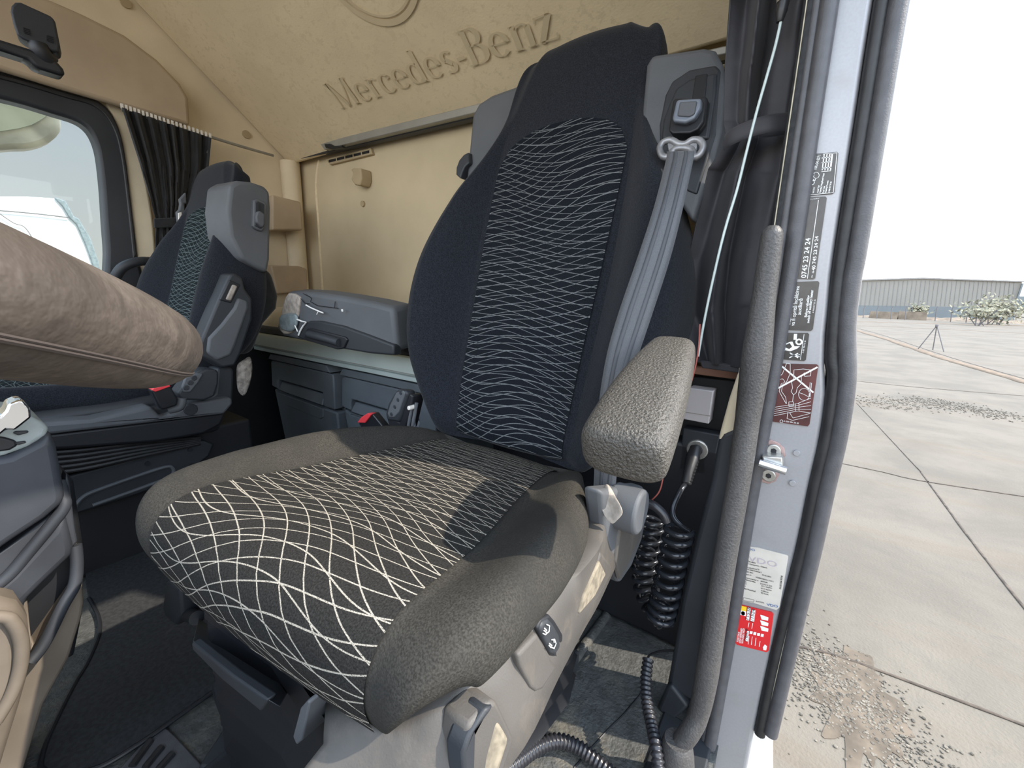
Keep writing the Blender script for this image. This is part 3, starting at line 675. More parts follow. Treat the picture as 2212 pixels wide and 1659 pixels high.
# belt webbing
Lp = [(1441, 328, .745), (1438, 350, .735), (1412, 450, .685), (1376, 560, .655), (1335, 680, .63), (1308, 780, .61), (1291, 900, .60), (1283, 1050, .60), (1282, 1100, .60)]
Rp = [(1500, 326, .745), (1498, 345, .735), (1475, 450, .70), (1447, 560, .675), (1405, 690, .645), (1372, 790, .625), (1345, 900, .61), (1330, 1050, .60), (1325, 1100, .60)]
def belt_rows(f0, f1, off, n=6):
    rows = []
    L_ = catmull([Vector(a) for a in Lp], 6); R__ = catmull([Vector(a) for a in Rp], 6)
    for a, b in zip(L_, R__):
        row = []
        for k in range(n + 1):
            f = lerp(f0, f1, k / n); row.append(P(lerp(a.x, b.x, f), lerp(a.y, b.y, f), 'y', lerp(a.z, b.z, f) + off - 0.004 * math.sin(f * PI)))
        rows.append(row)
    return rows
bl_ = surf('seat_belt', belt_rows(0, 1, 0), 'belt', seat, thick=0.0016)
surf('belt_stripe', belt_rows(0.24, 0.38, -0.0014, 2), 'belt_stripe', bl_, thick=0.0005)
surf('belt_stripe', belt_rows(0.62, 0.76, -0.0014, 2), 'belt_stripe', bl_, thick=0.0005)

# rounded-rectangle loft for armrests
def loft_box(name, secs, m, parent, power=4.0, seg=28, lv=1):
    """secs: (centre, side vector, up vector) with half sizes as vector lengths; ends are closed by shrinking rings"""
    rows = []
    def ring(c, a, b, k=1.0):
        out = []
        for i in range(seg + 1):
            th = 2 * PI * i / seg; cs, sn = math.cos(th), math.sin(th)
            out.append(c + a * k * math.copysign(abs(cs) ** (2 / power), cs) + b * k * math.copysign(abs(sn) ** (2 / power), sn))
        return out
    c0, a0, b0 = secs[0]; c1, a1, b1 = secs[-1]; d0 = (c0 - secs[1][0]).normalized(); d1 = (c1 - secs[-2][0]).normalized(); e0 = min(a0.length, b0.length) * 0.55; e1 = min(a1.length, b1.length) * 0.55
    for k, s in ((0.004, 1.0), (0.3, 0.995), (0.6, 0.95), (0.85, 0.72), (0.97, 0.3)): rows.append(ring(c0 + d0 * e0 * s, a0, b0, k))
    for c, a, b in secs: rows.append(ring(c, a, b))
    for k, s in ((0.97, 0.3), (0.85, 0.72), (0.6, 0.95), (0.3, 0.995), (0.004, 1.0)): rows.append(ring(c1 + d1 * e1 * s, a1, b1, k))
    return surf(name, rows, m, parent, lv=lv)
# door-side armrest
ra = P(1452, 748, 'y', 0.60); fa = P(1345, 950, 'y', 0.375)
d_ = (fa - ra).normalized(); upv = Vector((1, 0, 0)).cross(d_).normalized(); upv = upv if upv.z > 0 else -upv
secs = []
for t, hw, hh, du in ((0.0, .031, .026, 0), (0.25, .037, .028, 0.003), (0.5, .041, .030, 0.004), (0.8, .044, .031, 0.002), (1.0, .044, .029, -0.001)):
    secs.append((ra.lerp(fa, t) + upv * (du - 0.012), Vector((1, 0.03, 0)) * hw, upv * hh))
loft_box('armrest', secs, 'armrest', seat, 3.6)
cyl('armrest_pivot', P(1388, 1108, 'x', -0.165) - Vector((0.05, 0, 0)), P(1388, 1108, 'x', -0.165), 0.036, 'shell', seat, 28, 0.006)

# inboard armrest: level, scuffed, end cap cracked with a clear foil patch
ia = empty('tmp', (0, 0, 0)); bpy.data.objects.remove(ia)
def q75(u, v, y=0.75): return P(u, v, 'y', y)
arm2 = pslab('inboard_armrest', [(596, 712), (603, 680), (617, 640), (622, 629), (680, 632), (740, 641), (800, 652), (848, 664), (858, 760), (800, 762), (760, 758), (690, 742), (640, 734), (612, 728)], 'y', 0.74, (0, 0.075, 0.01), 'shell', seat, 0.014)
slab('lower_cover', [q75(u, v, 0.730) for u, v in [(655, 700), (668, 693), (690, 693), (740, 704), (790, 722), (850, 745), (850, 768), (800, 764), (730, 752), (660, 736), (640, 728)]], (0, 0.03, 0), 'shell_dark', arm2, 0.006)
slab('grip_recess', [q75(u, v, 0.724) for u, v in [(662, 710), (670, 709), (745, 728), (750, 734), (742, 752), (728, 755), (655, 734)]], (0, 0.02, 0), 'black', arm2, 0.003)
tube('release_bar', [q75(668, 722, .722), q75(700, 730, .719), q75(733, 740, .722)], 0.0125, 'shell_dark', arm2, 12)
slab('cracked_cap', [q75(u, v, 0.733) for u, v in [(602, 706), (604, 690), (612, 655), (622, 633), (645, 640), (646, 655), (640, 690), (632, 716), (612, 722)]], (0, 0.02, 0), 'leather_worn', arm2, 0.006, 2)
slab('clear_foil', [q75(u, v, 0.727) for u, v in [(606, 680), (636, 678), (639, 700), (628, 716), (608, 712), (602, 698)]], (0, 0.01, 0), 'glass_frame', arm2, 0.006, 3)
for pts, wd in (([(661, 659), (672, 665), (688, 672), (698, 676)], 3.2), ([(688, 672), (684, 679)], 2), ([(642, 690), (652, 694), (662, 696), (655, 704), (649, 714), (645, 724)], 4), ([(637, 703), (643, 716)], 3), ([(739, 668), (740, 673)], 4)):
    bm = bmesh.new(); pp = [q75(u, v, 0.726) for u, v in pts]; tube_bm(bm, pp, wd * 0.0007, 6); put('scuff_mark', from_bm(bm), 'ink_white', arm2)
bm = bmesh.new()
for pts in ([(655, 634), (668, 641), (673, 645), (671, 652), (685, 660), (730, 666)], [(724, 651), (723, 665)], [(650, 645), (658, 655), (668, 656)]):
    tube_bm(bm, [q75(u, v, 0.735) for u, v in pts], 0.0012, 6)
put('cracks', from_bm(bm), 'black', arm2)

# lever hook on the inboard housing
slab('recline_lever', [PL(u, v, (0, 0.70, -0.36), BNL) for u, v in catmull([Vector((a, b, 0)) for a, b in [(1012, 328), (1000, 335), (988, 352), (984, 374), (993, 386), (1000, 370), (1012, 352)]], 3, True) and [(1012, 328), (1001, 334), (991, 346), (985, 362), (984, 377), (994, 386), (998, 372), (1004, 360), (1013, 352)]], (0, 0.03, 0), 'shell_dark', ih, 0.004)

# seat side trim facing the door
sx = -0.166
tr_top = [(700, 1600), (790, 1578), (870, 1572), (960, 1530), (1080, 1402), (1180, 1297), (1255, 1228), (1300, 1165), (1304, 1110)]
tr_bot = [(560, 1800), (690, 1760), (860, 1790), (1010, 1740), (1130, 1612), (1205, 1462), (1257, 1364), (1292, 1302), (1332, 1215)]
tt_ = catmull([P(u, v, 'z', z) for (u, v), z in zip(tr_top, (-.40, -.385, -.372, -.355, -.338, -.332, -.330, -.330, -.330))], 4); tb_ = catmull([P(u, v, 'z', -0.43) for u, v in tr_bot], 4)
cen = Vector((-0.46, 0.42, 0))
rows = []
for p, q in zip(tt_, tb_):
    inn = Vector((cen.x - p.x, (cen.y - p.y) * 0.4, 0)).normalized()
    rows.append([p + inn * 0.05 + Vector((0, 0, -0.004)), p + inn * 0.006 + Vector((0, 0, -0.001)), p + Vector((0, 0, -0.004)), p.lerp(q, .35), p.lerp(q, .7), q, q + inn * 0.01 + Vector((0, 0, -0.012)), q + inn * 0.06 + Vector((0, 0, -0.03))])
side = surf('side_trim', rows, 'trim_grey', seat, thick=0.003)
XT = [(0.12, -0.24), (0.15, -0.232), (0.197, -0.195), (0.27, -0.192), (0.35, -0.189), (0.424, -0.183), (0.507, -0.188), (0.60, -0.20)]
XB = [(0.15, -0.25), (0.20, -0.19), (0.257, -0.166), (0.334, -0.175), (0.445, -0.190), (0.50, -0.188), (0.587, -0.202)]
def onside(u, v, off=0.0):
    x = -0.18
    for _ in range(8):
        p = P(u, v, 'x', x); f = min(1.0, max(0.0, (-0.33 - p.z) / 0.10)); x = 0.5 * x + 0.5 * (lerp(table(XT, p.y), table(XB, p.y), f) + off + 0.001)
    return P(u, v, 'x', x)
def sslab(name, px, off, vec, m, parent, bevel=0.0):
    return slab(name, [onside(u, v, off) for u, v in px], vec, m, parent, bevel)
sslab('rear_tray', [(1262, 1300), (1300, 1190), (1322, 1220), (1320, 1245), (1290, 1300), (1250, 1345), (1240, 1335)], 0.004, (-0.02, 0, 0), 'trim_grey', side, 0.006)
sslab('rear_tray_floor', [(1262, 1290), (1297, 1212), (1310, 1240), (1285, 1290), (1252, 1328)], 0.006, (-0.01, 0, 0), 'trim_dust', side, 0.003)
sw = sslab('heating_switch', [(1166, 1362), (1172, 1344), (1186, 1336), (1196, 1348), (1210, 1372), (1212, 1398), (1200, 1418), (1190, 1414)], 0.004, (-0.02, 0, 0), 'shell_dark', side, 0.004)
sslab('switch_gap', [(1160, 1358), (1168, 1338), (1188, 1328), (1200, 1342), (1217, 1370), (1218, 1402), (1202, 1424), (1188, 1418)], 0.002, (-0.02, 0, 0), 'black', side, 0.003)
bm = bmesh.new()
for pts in ([(1181, 1349), (1187, 1352), (1186, 1364), (1178, 1371), (1173, 1368)], [(1192, 1382), (1198, 1381), (1201, 1390), (1197, 1401), (1190, 1398)], [(1196, 1381), (1197, 1388)], [(1176, 1357), (1181, 1362)], [(1175, 1362), (1180, 1366)], [(1187, 1390), (1192, 1395)], [(1186, 1394), (1190, 1399)]):
    tube_bm(bm, [onside(u, v, 0.0052) for u, v in pts], 0.0006, 6)
put('switch_symbols', from_bm(bm), 'switch_white', sw)
sslab('blank_cover', [(1118, 1415), (1162, 1368), (1190, 1425), (1205, 1440), (1172, 1492), (1158, 1497), (1148, 1488), (1124, 1440)], 0.0035, (-0.02, 0, 0), 'trim_grey', side, 0.004)
hd = sslab('height_lever', [(1000, 1700), (1005, 1610), (1012, 1570), (1060, 1515), (1074, 1514), (1082, 1530), (1110, 1590), (1112, 1605), (1080, 1700)], 0.010, (-0.03, 0, 0), 'trim_grey', side, 0.007)
sslab('lever_slot', [(1006, 1720), (1000, 1630), (1014, 1590), (1052, 1530), (1070, 1524), (1030, 1580), (1026, 1720)], 0.0125, (-0.02, 0, 0), 'shell_dark', hd, 0.003)
sslab('lever_dish', [(1048, 1640), (1078, 1552), (1105, 1595), (1075, 1690), (1045, 1700)], 0.0125, (-0.02, 0, 0), 'trim_dust', hd, 0.006)
# hinge cover behind the cushion, rag of torn cover
pslab('hinge_cover', [(1300, 1060), (1392, 1050), (1398, 1110), (1388, 1165), (1365, 1225), (1340, 1262), (1322, 1215), (1306, 1150)], 'x', -0.20, (-0.03, 0, 0), 'shell', seat, 0.008)
pslab('hinge_foot', [(1345, 1118), (1384, 1105), (1386, 1160), (1362, 1215), (1340, 1255), (1330, 1215)], 'x', -0.195, (-0.01, 0, 0), 'trim_grey', seat, 0.005)
rag = [[P(u, v, 'y', y) for u, v, y in r] for r in (((1308, 1045, .56), (1312, 1046, .555), (1318, 1052, .56)), ((1300, 1070, .55), (1318, 1072, .54), (1328, 1070, .55)), ((1292, 1085, .53), (1315, 1092, .545), (1338, 1088, .53)), ((1300, 1100, .53), (1322, 1110, .54), (1347, 1108, .53)), ((1304, 1112, .53), (1320, 1125, .53), (1338, 1118, .53)), ((1314, 1125, .53), (1322, 1132, .53), (1328, 1130, .53)))]
surf('torn_cover', rag, 'leather_worn', seat, thick=0.0015, lv=2)

# parts under the front of the cushion
fy = 0.135
pslab('front_bracket', [(358, 1255), (385, 1275), (392, 1335), (380, 1352), (358, 1335), (350, 1310)], 'y', 0.20, (0, 0.06, 0), 'shell_dark', seat, 0.006)
tube('front_pivot', [P(383, 1315, 'y', 0.215), P(425, 1335, 'y', 0.21)], 0.012, 'black', seat, 16, sm=False)
slab('length_lever', [P(u, v, 'y', y) for u, v, y in [(428, 1335, .215), (470, 1362, .213), (608, 1470, .208), (578, 1512, .150), (500, 1455, .150), (415, 1385, .152)]], (0, 0.012, -0.022), 'shell', seat, 0.004)
pslab('lever_lip', [(413, 1388), (500, 1460), (576, 1514), (562, 1538), (480, 1470), (416, 1405)], 'y', 0.149, (0, 0.012, 0.0), 'shell_dark', seat, 0.003)
pslab('front_panel', [(470, 1370), (780, 1560), (760, 1660), (700, 1640), (640, 1608), (560, 1540), (480, 1440)], 'y', 0.225, (0, 0.03, 0), 'black', seat, 0.006)
pslab('rib_plate', [(640, 1610), (632, 1590), (648, 1530), (664, 1512), (668, 1520), (652, 1600)], 'y', 0.155, (0, 0.05, 0.0), 'shell', seat, 0.003)
pslab('corner_panel', [(712, 1700), (735, 1590), (770, 1578), (805, 1582), (790, 1610), (765, 1760)], 'y', 0.19, (0, 0.04, 0.0), 'shell_dark', seat, 0.006)
# suspension bellows and floor rails below the seat
rows = []
for k in range(15):
    z = lerp(-0.42, -0.755, k / 14); g = 0.012 if k % 2 else 0.0; x0, x1, y0, y1 = -0.70 + g, -0.28 - g, 0.19 + g, 0.66 - g
    c = catmull([Vector((x0, y0, z)), Vector(((x0 + x1) / 2, y0, z)), Vector((x1, y0, z)), Vector((x1, (y0 + y1) / 2, z)), Vector((x1, y1, z)), Vector(((x0 + x1) / 2, y1, z)), Vector((x0, y1, z)), Vector((x0, (y0 + y1) / 2, z))], 3, True)
    rows.append(c + [c[0]])
surf('bellows', rows, 'black', seat)
box('seat_frame', (-0.70, 0.20, -0.44), (-0.23, 0.68, -0.375), 'shell_dark', seat, 0.01)
for x in (-0.66, -0.33):
    r_ = box('floor_rail', (x - 0.03, 0.10, FZ), (x + 0.03, 0.72, FZ + 0.045), 'shell_dark', seat, 0.006)
    box('rail_channel', (x - 0.012, 0.095, FZ + 0.02), (x + 0.012, 0.72, FZ + 0.052), 'black', r_)

# hand remote and buckle on the inboard side of the seat
rm = pslab('hand_remote', [(832, 893), (838, 872), (852, 848), (860, 840), (876, 843), (880, 852), (866, 900), (862, 912), (836, 908)], 'y', 0.66, (0, 0.03, -0.004), 'shell_dark', seat, 0.006)
pslab('remote_body', [(832, 893), (862, 912), (884, 850), (892, 855), (876, 925), (866, 934), (840, 920)], 'y', 0.665, (0, 0.04, -0.004), 'black', rm, 0.004)
pslab('remote_keys', [(836, 893), (842, 874), (855, 848), (872, 844), (874, 852), (862, 890), (852, 902), (840, 902)], 'y', 0.6575, (0, 0.006, 0), 'shell', rm, 0.003)
for u, v in ((865, 849), (859, 864), (852, 879), (845, 895)):
    p = P(u, v, 'y', 0.6565); cyl('key', p, p + Vector((0, 0.004, 0)), 0.0052, 'shell_dark', rm, 14, 0.001)
p = P(882, 882, 'y', 0.655); cyl('white_knob', p, p + Vector((0, 0.02, 0)), 0.0055, 'white_plastic', rm, 14, 0.002)
bk = pslab('belt_buckle', [(774, 912), (782, 900), (795, 893), (804, 893), (824, 918), (835, 945), (790, 945)], 'y', 0.66, (0, 0.022, 0), 'buckle_black', seat, 0.003)
pslab('red_button', [(771, 913), (780, 901), (793, 893), (803, 894), (788, 914)], 'y', 0.656, (0, 0.016, 0), 'red', bk, 0.002)
for a, b in (((893, 860), (880, 935)), ((900, 870), (888, 940)), ((893, 905), (898, 945))):
    tube('bowden_cable', [P(a[0], a[1], 'y', 0.675), P(b[0], b[1], 'y', 0.665)], 0.0045, 'shell', seat, 8, sm=False)
# bits of lint on the cloth
# ---- passenger seat: the mirror image, lower and further forward
XC = -1.75
def TPb(p): x, y, z = p; k = 0.80; return Vector((XC - 0.035 - (x + 0.49) * 1.0, 0.49 + (y - 0.70) * k, -0.30 + (z + 0.33) * k))
def TPc(p): x, y, z = p; return Vector((XC - (x + 0.49) * 0.86, y - 0.185, z + 0.012))
ps = empty('passenger_seat', (XC, 0.25, FZ)); tag(ps, 'passenger seat with black wave-patterned cloth and folded-up armrest, beside the far window', 'seat')
# cushion points all lie in front of y 0.69 and below z -0.24; the backrest above
def TPsel(p):
    return TPc(p) if (p[2] < -0.235 and p[1] < 0.705 and p[2] < -0.10 and not TPsel.back) else TPb(p)
TPsel.back = False
_padded = padded
def padded(name, *a, **k):
    TPsel.back = (name == 'backrest'); r = _padded(name, *a, **k); TPsel.back = True; return r
_q, pbh, pih = make_seat(ps, TPsel, True)
# lever plate on the inner shoulder housing
hs_ = pslab('shoulder_housing', [(497, 400), (515, 390), (545, 393), (572, 402), (584, 415), (586, 450), (584, 560), (578, 590), (548, 575), (523, 560), (497, 510), (491, 455)], 'x', -1.445, (-0.13, -0.015, 0), 'shell', ps, 0.014)
o = pslab('lever_plate', [(548, 432), (556, 429), (574, 436), (577, 445), (573, 492), (566, 500), (553, 495), (546, 488)], 'x', -1.432, (-0.02, 0, 0), 'shell', hs_, 0.004)
pslab('lever_recess', [(551, 438), (558, 434), (572, 441), (572, 488), (564, 495), (550, 488)], 'x', -1.430, (-0.02, 0, 0), 'shell_dark', o, 0.003)
pslab('slot', [(559, 440), (564, 441), (564, 456), (559, 455)], 'x', -1.4285, (-0.01, 0, 0), 'black', o)
pslab('recline_lever', [(556, 458), (562, 455), (572, 462), (572, 484), (568, 492), (555, 480), (553, 468)], 'x', -1.418, (-0.02, 0, 0), 'shell', o, 0.004)
pslab('rear_cover', [(548, 560), (590, 590), (604, 640), (600, 668), (572, 700), (548, 762), (520, 770), (500, 700)], 'x', -1.52, (-0.10, 0, 0), 'curtain', ps, 0.02)
# folded armrest
ar = pslab('armrest', [(430, 745), (470, 650), (487, 612), (497, 592), (508, 590), (524, 600), (530, 625), (545, 645), (545, 690), (520, 765), (508, 790), (480, 795), (455, 780), (433, 770)], 'x', -1.40, (-0.07, 0, 0), 'shell_dark', ps, 0.012)
pslab('armrest_side', [(446, 762), (450, 730), (478, 700), (505, 665), (514, 642), (536, 650), (538, 665), (510, 745), (500, 768), (470, 780)], 'x', -1.394, (-0.02, 0, 0), 'shell', ar, 0.008)
g2 = pslab('release_recess', [(474, 648), (496, 604), (520, 615), (500, 655)], 'x', -1.396, (-0.01, 0, 0), 'black', ar, 0.003)
pslab('release_bar', [(488, 647), (503, 614), (514, 618), (500, 650)], 'x', -1.392, (-0.01, 0, 0), 'leather_worn', g2, 0.004)
# remote pod, buckle, base
box('cushion_base', (-2.02, 0.0, -0.46), (-1.49, 0.52, -0.315), 'shell_dark', ps, 0.02)
pod = pslab('remote_pod', [(384, 850), (392, 838), (425, 806), (445, 797), (466, 798), (473, 804), (472, 830), (464, 856), (440, 866), (400, 864), (388, 860)], 'x', -1.40, (-0.06, 0, 0), 'shell_dark', ps, 0.010)
pslab('remote_face', [(392, 838), (400, 815), (425, 806), (440, 808), (428, 828), (412, 848), (398, 848)], 'x', -1.394, (-0.01, 0, 0), 'shell', pod, 0.004)
for u, v in ((403, 838), (412, 827), (420, 817)):
    p = P(u, v, 'x', -1.391); cyl('key', p, p + Vector((-0.004, 0, 0)), 0.007, 'shell_dark', pod, 12, 0.001)
bk = pslab('belt_buckle', [(326, 845), (330, 838), (366, 830), (385, 862), (383, 876), (352, 886), (345, 882)], 'x', -1.37, (-0.03, 0, 0), 'buckle_black', ps, 0.005)
pslab('red_button', [(328, 843), (332, 838), (366, 830), (369, 835), (336, 847)], 'x', -1.365, (-0.03, 0, 0), 'red', bk, 0.002)
tube('buckle_stalk', [P(365, 885, 'x', -1.40), P(388, 878, 'x', -1.39), P(392, 860, 'x', -1.39)], 0.012, 'shell', ps, 10)
pslab('side_band', [(70, 916), (200, 907), (328, 878), (344, 896), (352, 900), (385, 888), (400, 872), (500, 858), (504, 872), (485, 895), (120, 938), (60, 942)], 'x', -1.43, (-0.08, 0, 0), 'shell', ps, 0.008)
pslab('side_skirt', [(-30, 945), (120, 935), (485, 890), (503, 866), (505, 800), (498, 793), (470, 795), (465, 850), (440, 868), (390, 866), (340, 880), (200, 905), (-30, 920)], 'x', -1.46, (-0.08, 0, 0), 'shell_dark', ps, 0.008)
pslab('lower_panel', [(-30, 945), (120, 936), (488, 892), (478, 918), (440, 938), (340, 955), (150, 970), (-30, 980)], 'x', -1.445, (-0.08, 0, 0), 'black', ps, 0.008)
p = P(413, 885, 'x', -1.425); cyl('round_cap', p, p + Vector((-0.01, 0, 0)), 0.017, 'shell_dark', ps, 20, 0.002)
for k in range(5):
    tube('bellows_fold', [P(-30, 985 + k * 11, 'x', -1.47), P(150, 975 + k * 10.5, 'x', -1.47), P(300, 958 + k * 7, 'x', -1.48), P(432, 946 + k * 3.0, 'x', -1.50)], 0.006, 'rubber', ps, 8)
pb = pslab('seat_console', [(-40, 1045), (140, 1030), (440, 952), (462, 960), (452, 985), (395, 1030), (300, 1068), (150, 1115), (-40, 1170)], 'x', -1.50, (-0.42, 0, 0), 'shell_dark', ps, 0.006)
tube('pressed_rib', [P(160, 1098, 'x', -1.498), P(178, 1075, 'x', -1.498), P(215, 1057, 'x', -1.498), P(345, 1012, 'x', -1.498), P(372, 1010, 'x', -1.498), P(370, 1028, 'x', -1.498), P(330, 1045, 'x', -1.498), P(200, 1092, 'x', -1.498)], 0.005, 'shell', pb, 8)
for u, v in ((320, 1002), (412, 972), (415, 1006)):
    p = P(u, v, 'x', -1.496); cyl('bolt_hole', p, p + Vector((-0.004, 0, 0)), 0.007, 'black', pb, 12)
box('seat_pedestal', (-1.98, 0.05, FZ), (-1.53, 0.62, -0.45), 'black', ps, 0.01)
# grubby lining hanging out behind the seat
rw = [[P(u, v, 'x', x) for u, v, x in r] for r in (((510, 785, -1.50), (528, 778, -1.49), (540, 765, -1.50)), ((512, 815, -1.49), (530, 810, -1.47), (545, 795, -1.49)), ((512, 840, -1.49), (528, 838, -1.48), (540, 825, -1.49)), ((518, 850, -1.49), (525, 856, -1.49), (530, 850, -1.49)))]
surf('torn_lining', rw, 'fluff', ps, thick=0.006, lv=2)
slab('belt_guide', [P(u, v, 'x', -1.98) for u, v in [(388, 430), (402, 415), (404, 440), (398, 440), (400, 452), (402, 480), (398, 490), (386, 488), (382, 458), (388, 452), (390, 440)]], (-0.02, 0, 0), 'shell', ps, 0.004)
slab('belt_tongue', [P(u, v, 'x', -1.97) for u, v in [(385, 460), (393, 458), (395, 478), (386, 480)]], (-0.006, 0, 0), 'white_plastic', ps, 0.002)
slab('seat_belt', [P(u, v, 'x', -1.985) for u, v in [(396, 496), (402, 496), (395, 580), (388, 580)]], (-0.003, 0, 0), 'belt', ps)

#==FRONT==
# steering wheel: worn leather rim close to the camera
t1 = ray(338, 752).normalized(); t2 = ray(0, 658).normalized(); nrm = t1.cross(t2).normalized()
perp = (t2 - t1 * t2.dot(t1)).normalized(); Lw, Rw = 0.27, 0.22
cw = t1 * Lw + perp * Rw
sw_ = empty('steering_wheel', cw); tag(sw_, 'steering wheel rim in worn dusty brown leather, close at the left edge', 'steering wheel')
def wheel_pt(a, rr, off=0.0): return cw + (-perp * math.cos(a) + t1 * math.sin(a)) * rr + nrm * off
bm = bmesh.new(); rows = []
tr = 0.0180
for i in range(120):
    a = 2 * PI * i / 120; rows.append([bm.verts.new(wheel_pt(a, Rw + tr * math.cos(b), tr * math.sin(b))) for b in [2 * PI * k / 28 for k in range(28)]])
for i in range(120):
    for k in range(28): bm.faces.new((rows[i][k], rows[(i + 1) % 120][k], rows[(i + 1) % 120][(k + 1) % 28], rows[i][(k + 1) % 28]))
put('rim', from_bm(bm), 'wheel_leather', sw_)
bm = bmesh.new()
for b0 in (-0.42, -0.36):
    rows = []
    for i in range(160):
        a = 2 * PI * i / 160; wob = b0 + 0.03 * math.sin(a * 9); c_ = wheel_pt(a, Rw + (tr + 0.0001) * math.cos(wob), (tr + 0.0001) * math.sin(wob)); d1 = (wheel_pt(a, Rw + 1) - wheel_pt(a, Rw)).normalized()
        rr_ = 0.00075 if b0 < -0.4 else 0.0005
        rows.append([bm.verts.new(c_ + d1 * rr_ * math.cos(q) + nrm * rr_ * math.sin(q)) for q in [2 * PI * k / 6 for k in range(6)]])
    for i in range(160):
        for k in range(6): bm.faces.new((rows[i][k], rows[(i + 1) % 160][k], rows[(i + 1) % 160][(k + 1) % 6], rows[i][(k + 1) % 6]))
put('seam', from_bm(bm), 'stitch', sw_)
tube('spoke', [wheel_pt(PI * 0.62, Rw), wheel_pt(PI * 0.62, 0.06, 0.03)], 0.016, 'shell_dark', sw_, 12, sm=False)
tube('spoke', [wheel_pt(PI * 1.38, Rw), wheel_pt(PI * 1.38, 0.06, 0.03)], 0.016, 'shell_dark', sw_, 12, sm=False)
cyl('hub', cw + nrm * 0.03, cw + nrm * 0.08, 0.075, 'shell_dark', sw_, 32, 0.01)

db = slab('dashboard', [Vector((-2.20, y, z)) for y, z in [(-1.0, FZ), (-1.0, -0.10), (-0.80, -0.06), (-0.52, -0.10), (-0.38, -0.20), (-0.34, -0.45), (-0.50, FZ)]], (2.10, 0, 0), 'dash', None, 0.03); tag(db, 'long dark dashboard ahead of the seats, out of view, added to block front light', 'dashboard')  # unseen block, added to cut skylight coming in through the open front
# dashboard console with cup holder and chrome lever, lower left
con = empty('dashboard_console', P(60, 1200, 'x', -0.95)); tag(con, 'dark dashboard console with cup holder top and side pockets, lower left', 'console')
def c9(u, v, x=-0.90): return P(u, v, 'x', x)
pslab('upper_body', [(-200, 1010), (-60, 1000), (20, 985), (80, 955), (108, 930), (122, 960), (140, 1060), (141, 1075), (136, 1088), (100, 1120), (25, 1170), (-200, 1330)], 'x', -0.90, (-0.20, 0, 0), 'dash', con, 0.012)
pslab('top_plate', [(-200, 1000), (-40, 995), (10, 985), (62, 966), (100, 942), (108, 925), (92, 912), (62, 898), (-200, 890)], 'x', -0.905, (-0.12, 0, 0), 'cup_top', con, 0.006)
pslab('cup_well', [(-60, 938), (10, 945), (34, 952), (40, 962), (22, 973), (-60, 985)], 'x', -0.9005, (-0.02, 0, 0), 'black', con, 0.003)
pslab('slot', [(28, 936), (34, 932), (62, 931), (62, 935), (40, 941)], 'x', -0.9005, (-0.01, 0, 0), 'shell_dark', con, 0.002)
pslab('slot', [(30, 957), (56, 953), (57, 957), (40, 962)], 'x', -0.9000, (-0.01, 0, 0), 'shell_dark', con, 0.002)
pslab('lever_knob', [(-80, 960), (-30, 945), (0, 940), (14, 928), (32, 930), (48, 918), (68, 902), (66, 882), (52, 866), (40, 864), (18, 873), (12, 888), (0, 900), (-80, 910)], 'x', -0.86, (-0.04, 0, 0), 'chrome', con, 0.008)
pslab('pocket_wall', [(-200, 1335), (20, 1180), (100, 1120), (128, 1095), (134, 1070), (144, 1022), (150, 1040), (162, 1140), (168, 1170), (150, 1190), (60, 1270), (50, 1300), (-200, 1480)], 'x', -0.925, (-0.03, 0, 0), 'dash', con, 0.008)
pslab('pocket_back', [(-200, 1200), (140, 1020), (160, 1040), (182, 1190), (178, 1330), (160, 1420), (-200, 1500)], 'x', -0.97, (-0.12, 0, 0), 'black', con, 0.006)
tube('pocket_rim', [c9(128, 1038, -.93), c9(134, 1070, -.925), c9(138, 1095, -.92), c9(105, 1140, -.92), c9(60, 1195, -.92), c9(22, 1240, -.92), c9(-20, 1275, -.92)], 0.0085, 'dash', con, 10)
pslab('pocket_front', [(-200, 1420), (-20, 1280), (20, 1246), (110, 1150), (140, 1100), (160, 1180), (158, 1200), (95, 1260), (55, 1300), (40, 1420), (-200, 1560)], 'x', -0.915, (-0.03, 0, 0), 'dash', con, 0.01)
tube('lower_rim', [c9(162, 1178, -.935), c9(166, 1220, -.93), c9(160, 1265, -.925), c9(135, 1310, -.92), c9(95, 1390, -.915), c9(65, 1430, -.91)], 0.0085, 'dash', con, 10)
pslab('lower_body', [(-200, 1500), (20, 1280), (60, 1300), (70, 1400), (160, 1270), (172, 1180), (182, 1300), (178, 1330), (150, 1420), (95, 1520), (40, 1700), (-200, 1800)], 'x', -0.94, (-0.10, 0, 0), 'dash_brown', con, 0.02)
pslab('round_bin', [(-200, 1290), (0, 1300), (40, 1310), (64, 1345), (70, 1430), (62, 1480), (45, 1540), (20, 1620), (-10, 1720), (-200, 1760)], 'x', -0.86, (-0.08, 0, 0), 'dash_brown', con, 0.022)
tube('bin_rim', [c9(-120, 1330, -.855), c9(0, 1332, -.855), c9(28, 1345, -.855), c9(46, 1385, -.855), c9(44, 1440, -.855), c9(25, 1500, -.855), c9(-10, 1560, -.855)], 0.008, 'dash_brown', con, 12)

